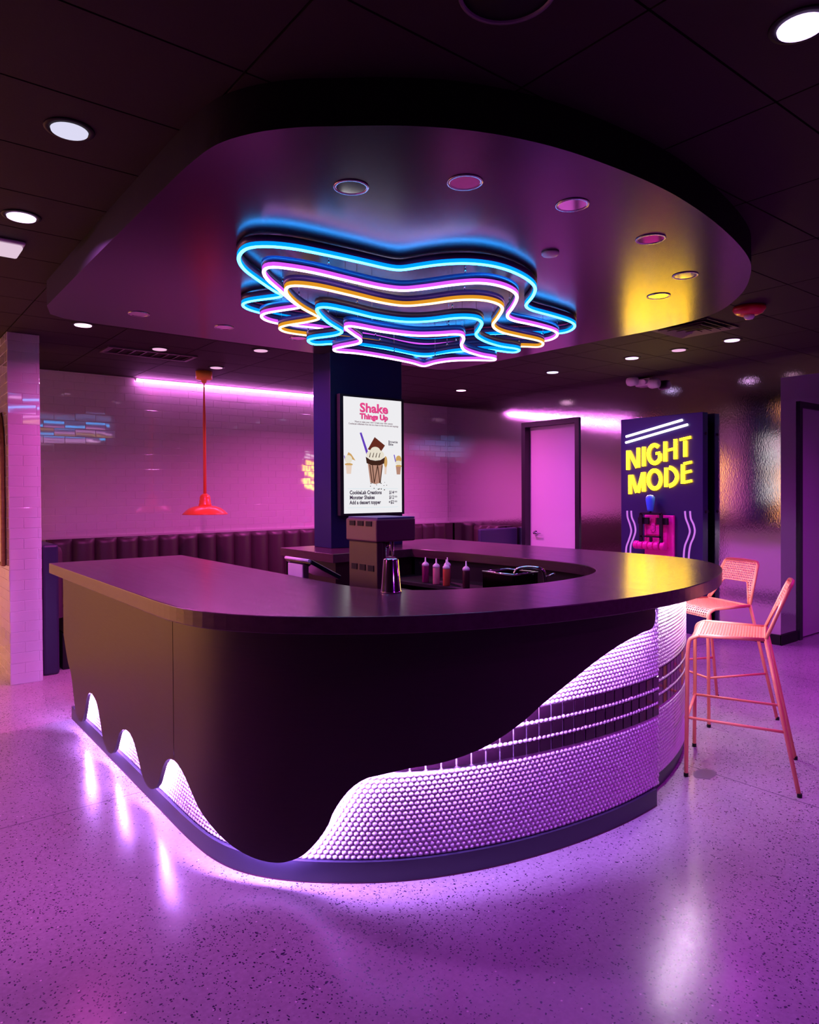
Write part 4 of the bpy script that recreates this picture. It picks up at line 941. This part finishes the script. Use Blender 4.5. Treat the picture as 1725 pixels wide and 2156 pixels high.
st1['label'] = 'coral bar stool nearer the camera, with its back turned to the right'
st2.location = D['ST2'][0]; st2.rotation_euler = (0, 0, D['ST2'][1])
st2['label'] = 'coral bar stool farther back, half hidden by the end of the bar'
for s_ in (st1, st2): s_['group'] = 'coral wire mesh bar stools'

# ------------------------------------------------------------------ ceiling fittings
lab = ['bluish white round ceiling light at the upper left', 'pinkish round ceiling light on the left, above the square white fixture', 'small pink ceiling light just under the left tip of the canopy',
       'small dim pink ceiling light beyond the left end of the canopy, above the pendant', 'pink ceiling light left of the navy column, right of the pendant lamp', 'pink ceiling light close behind the pendant lamp top',
       'large bright white round ceiling light in the upper right corner', 'ceiling light nearest the right, below the red alarm', 'smallest dim ceiling light between two brighter ones on the right',
       'ceiling light above the twin headed emergency lamp', 'ceiling light right of the smallest pink neon star', 'tiny dim ceiling light at the far corner right of the menu screen']
for i, ((x, y, c_, p_), l_) in enumerate(zip(CANS, lab)):
    t = thing('ceiling_light', l_, 'ceiling light', (x, y, ZC - 0.02), 'round ceiling lights')
    MB().lathe([(0.062, -0.001), (0.062, -0.006), (0.082, -0.004), (0.084, 0.0)], (x, y, ZC - 0.0005), 28).build('trim_ring', M['fascia'], t)
    st_ = 3.0 if p_ > 4 else 0.9
    MB().lathe([(0.0, -0.012), (0.060, -0.010), (0.062, -0.002)], (x, y, ZC - 0.001), 28).build('lens', emat('lens_glow_%d' % i, tuple(0.45 + 0.55 * k for k in c_) if i else (0.80, 0.78, 1.0), st_), t)
dm = thing('ceiling_dome', 'square white ceiling fixture with a rounded face at the left edge', 'ceiling fixture', (0.60, 4.15, ZC - 0.05))
MB().box(0.50, 0.70, 4.05, 4.25, ZC - 0.02, ZC - 0.0005).build('base', M['white'], dm, bevel=0.008)
MB().box(0.51, 0.69, 4.06, 4.24, ZC - 0.045, ZC - 0.02).build('cover', emat('lit_diffuser', (0.85, 0.62, 0.78), 0.9), dm, bevel=0.012)
# speaker ring
sp = thing('ceiling_speaker', 'large round dark ceiling speaker with a thin rim at the top edge', 'speaker', (1.33, 1.27, ZC - 0.012))
MB().lathe([(0.118, -0.001), (0.118, -0.010), (0.128, -0.010), (0.130, 0.0)], (1.33, 1.27, ZC - 0.0005), 40).build('rim', mat('dark_grey_metal', (0.10, 0.07, 0.10), 0.4), sp)
MB().lathe([(0.0, -0.006), (0.118, -0.004)], (1.33, 1.27, ZC - 0.0005), 40).build('grille', M['fascia'], sp)
# air diffuser on the right, nested square frames
av = thing('air_vent', 'square dark ceiling air diffuser partly behind the yellow edge of the canopy', 'air vent', (5.26, 3.01, ZC - 0.03))
for k in range(5):
    h = 0.245 - 0.05 * k; zt = ZC - 0.004 - 0.006 * k
    mb = MB(); e = 0.012
    for s in range(4):
        cs, sn = [(1, 0), (0, 1), (-1, 0), (0, -1)][s]
        rot = lambda a, b: (5.26 + a * cs - b * sn, 3.01 + a * sn + b * cs)
        q = [rot(-h, -h), rot(h, -h), rot(h - 0.035, -h + 0.035), rot(-h + 0.035, -h + 0.035)]
        mb.add([(*q[0], zt - 0.008), (*q[1], zt - 0.008), (*q[2], zt + 0.006), (*q[3], zt + 0.006), (*q[0], zt - 0.002), (*q[1], zt - 0.002)], [(3, 2, 1, 0), (0, 1, 5, 4), (4, 5, 2, 3)])
    mb.build('louvre_frame', M['vent'], av)
av = thing('air_vent', 'long dark ceiling air register on the left, above the tiled wall', 'air vent', (1.88, 6.42, ZC - 0.02))
VX0, VX1, VY0, VY1 = D['VENT']
mb = MB().box(VX0, VX1, VY0, VY0 + 0.03, ZC - 0.014, ZC - 0.0005).box(VX0, VX1, VY1 - 0.03, VY1, ZC - 0.014, ZC - 0.0005).box(VX0, VX0 + 0.03, VY0 + 0.03, VY1 - 0.03, ZC - 0.014, ZC - 0.0005).box(VX1 - 0.03, VX1, VY0 + 0.03, VY1 - 0.03, ZC - 0.014, ZC - 0.0005)
mb.build('frame', M['vent'], av)
nl = 8
for k in range(nl):
    x = VX0 + 0.05 + (VX1 - VX0 - 0.1) * k / (nl - 1)
    MB().add([(x - 0.018, VY0 + 0.03, ZC - 0.014), (x - 0.018, VY1 - 0.03, ZC - 0.014), (x + 0.014, VY1 - 0.03, ZC - 0.002), (x + 0.014, VY0 + 0.03, ZC - 0.002)], [(0, 1, 2, 3), (3, 2, 1, 0)][:1]).build('louvre', M['vent'], av)
# fire alarm
ax, ay = D['ALARM']
al = thing('fire_alarm', 'red round fire alarm strobe on the ceiling at the right', 'fire alarm', (ax, ay, ZC - 0.08))
MB().lathe([(0.105, ZC - 0.0005), (0.108, ZC - 0.02), (0.09, ZC - 0.045), (0.06, ZC - 0.058), (0.0, ZC - 0.06)], (ax, ay, 0), 32).build('body', M['red'], al)
MB().lathe([(0.034, ZC - 0.055), (0.036, ZC - 0.072), (0.024, ZC - 0.088), (0.0, ZC - 0.092)], (ax, ay, 0), 20).build('strobe_lens', M['glass'], al)
# emergency light
ey = D['EMY']
eml = thing('emergency_light', 'white twin headed emergency light high on the silver wall', 'emergency light', (7.06, ey, 2.74))
MB().box(7.05, 7.119, ey - 0.05, ey + 0.14, 2.715, 2.80).build('housing', M['white'], eml, bevel=0.012)
for s, dy, dz in ((1, 0.15, 0.015), (-1, -0.13, -0.045)):
    MB().lathe([(0.03, -0.06), (0.052, -0.05), (0.055, 0.03), (0.045, 0.06), (0.0, 0.062)], (7.02, ey + dy, 2.765 + dz), 22, 'y').build('lamp_head', M['white'], eml)
MB().tube([(7.05, ey + 0.0, 2.76), (7.0, ey + 0.0, 2.75)], 0.028, 14).build('swivel', M['white'], eml)

# worn patch on the concrete by the stool feet
rnd = random.Random(5)
poly = [(3.575 + (0.085 + rnd.uniform(-.02, .02)) * math.cos(a) , 1.985 + (0.055 + rnd.uniform(-.015, .015)) * math.sin(a)) for a in np.linspace(0, 2 * PI, 14, endpoint=False)]
pt = MB().prism(poly, 0.0002, 0.0012).build('floor_patch', mat('blue_grey_filler', (0.12, 0.11, 0.17), 0.35))
tag(pt, 'dark bluish repair patch in the concrete floor beside the near stool', 'floor patch')
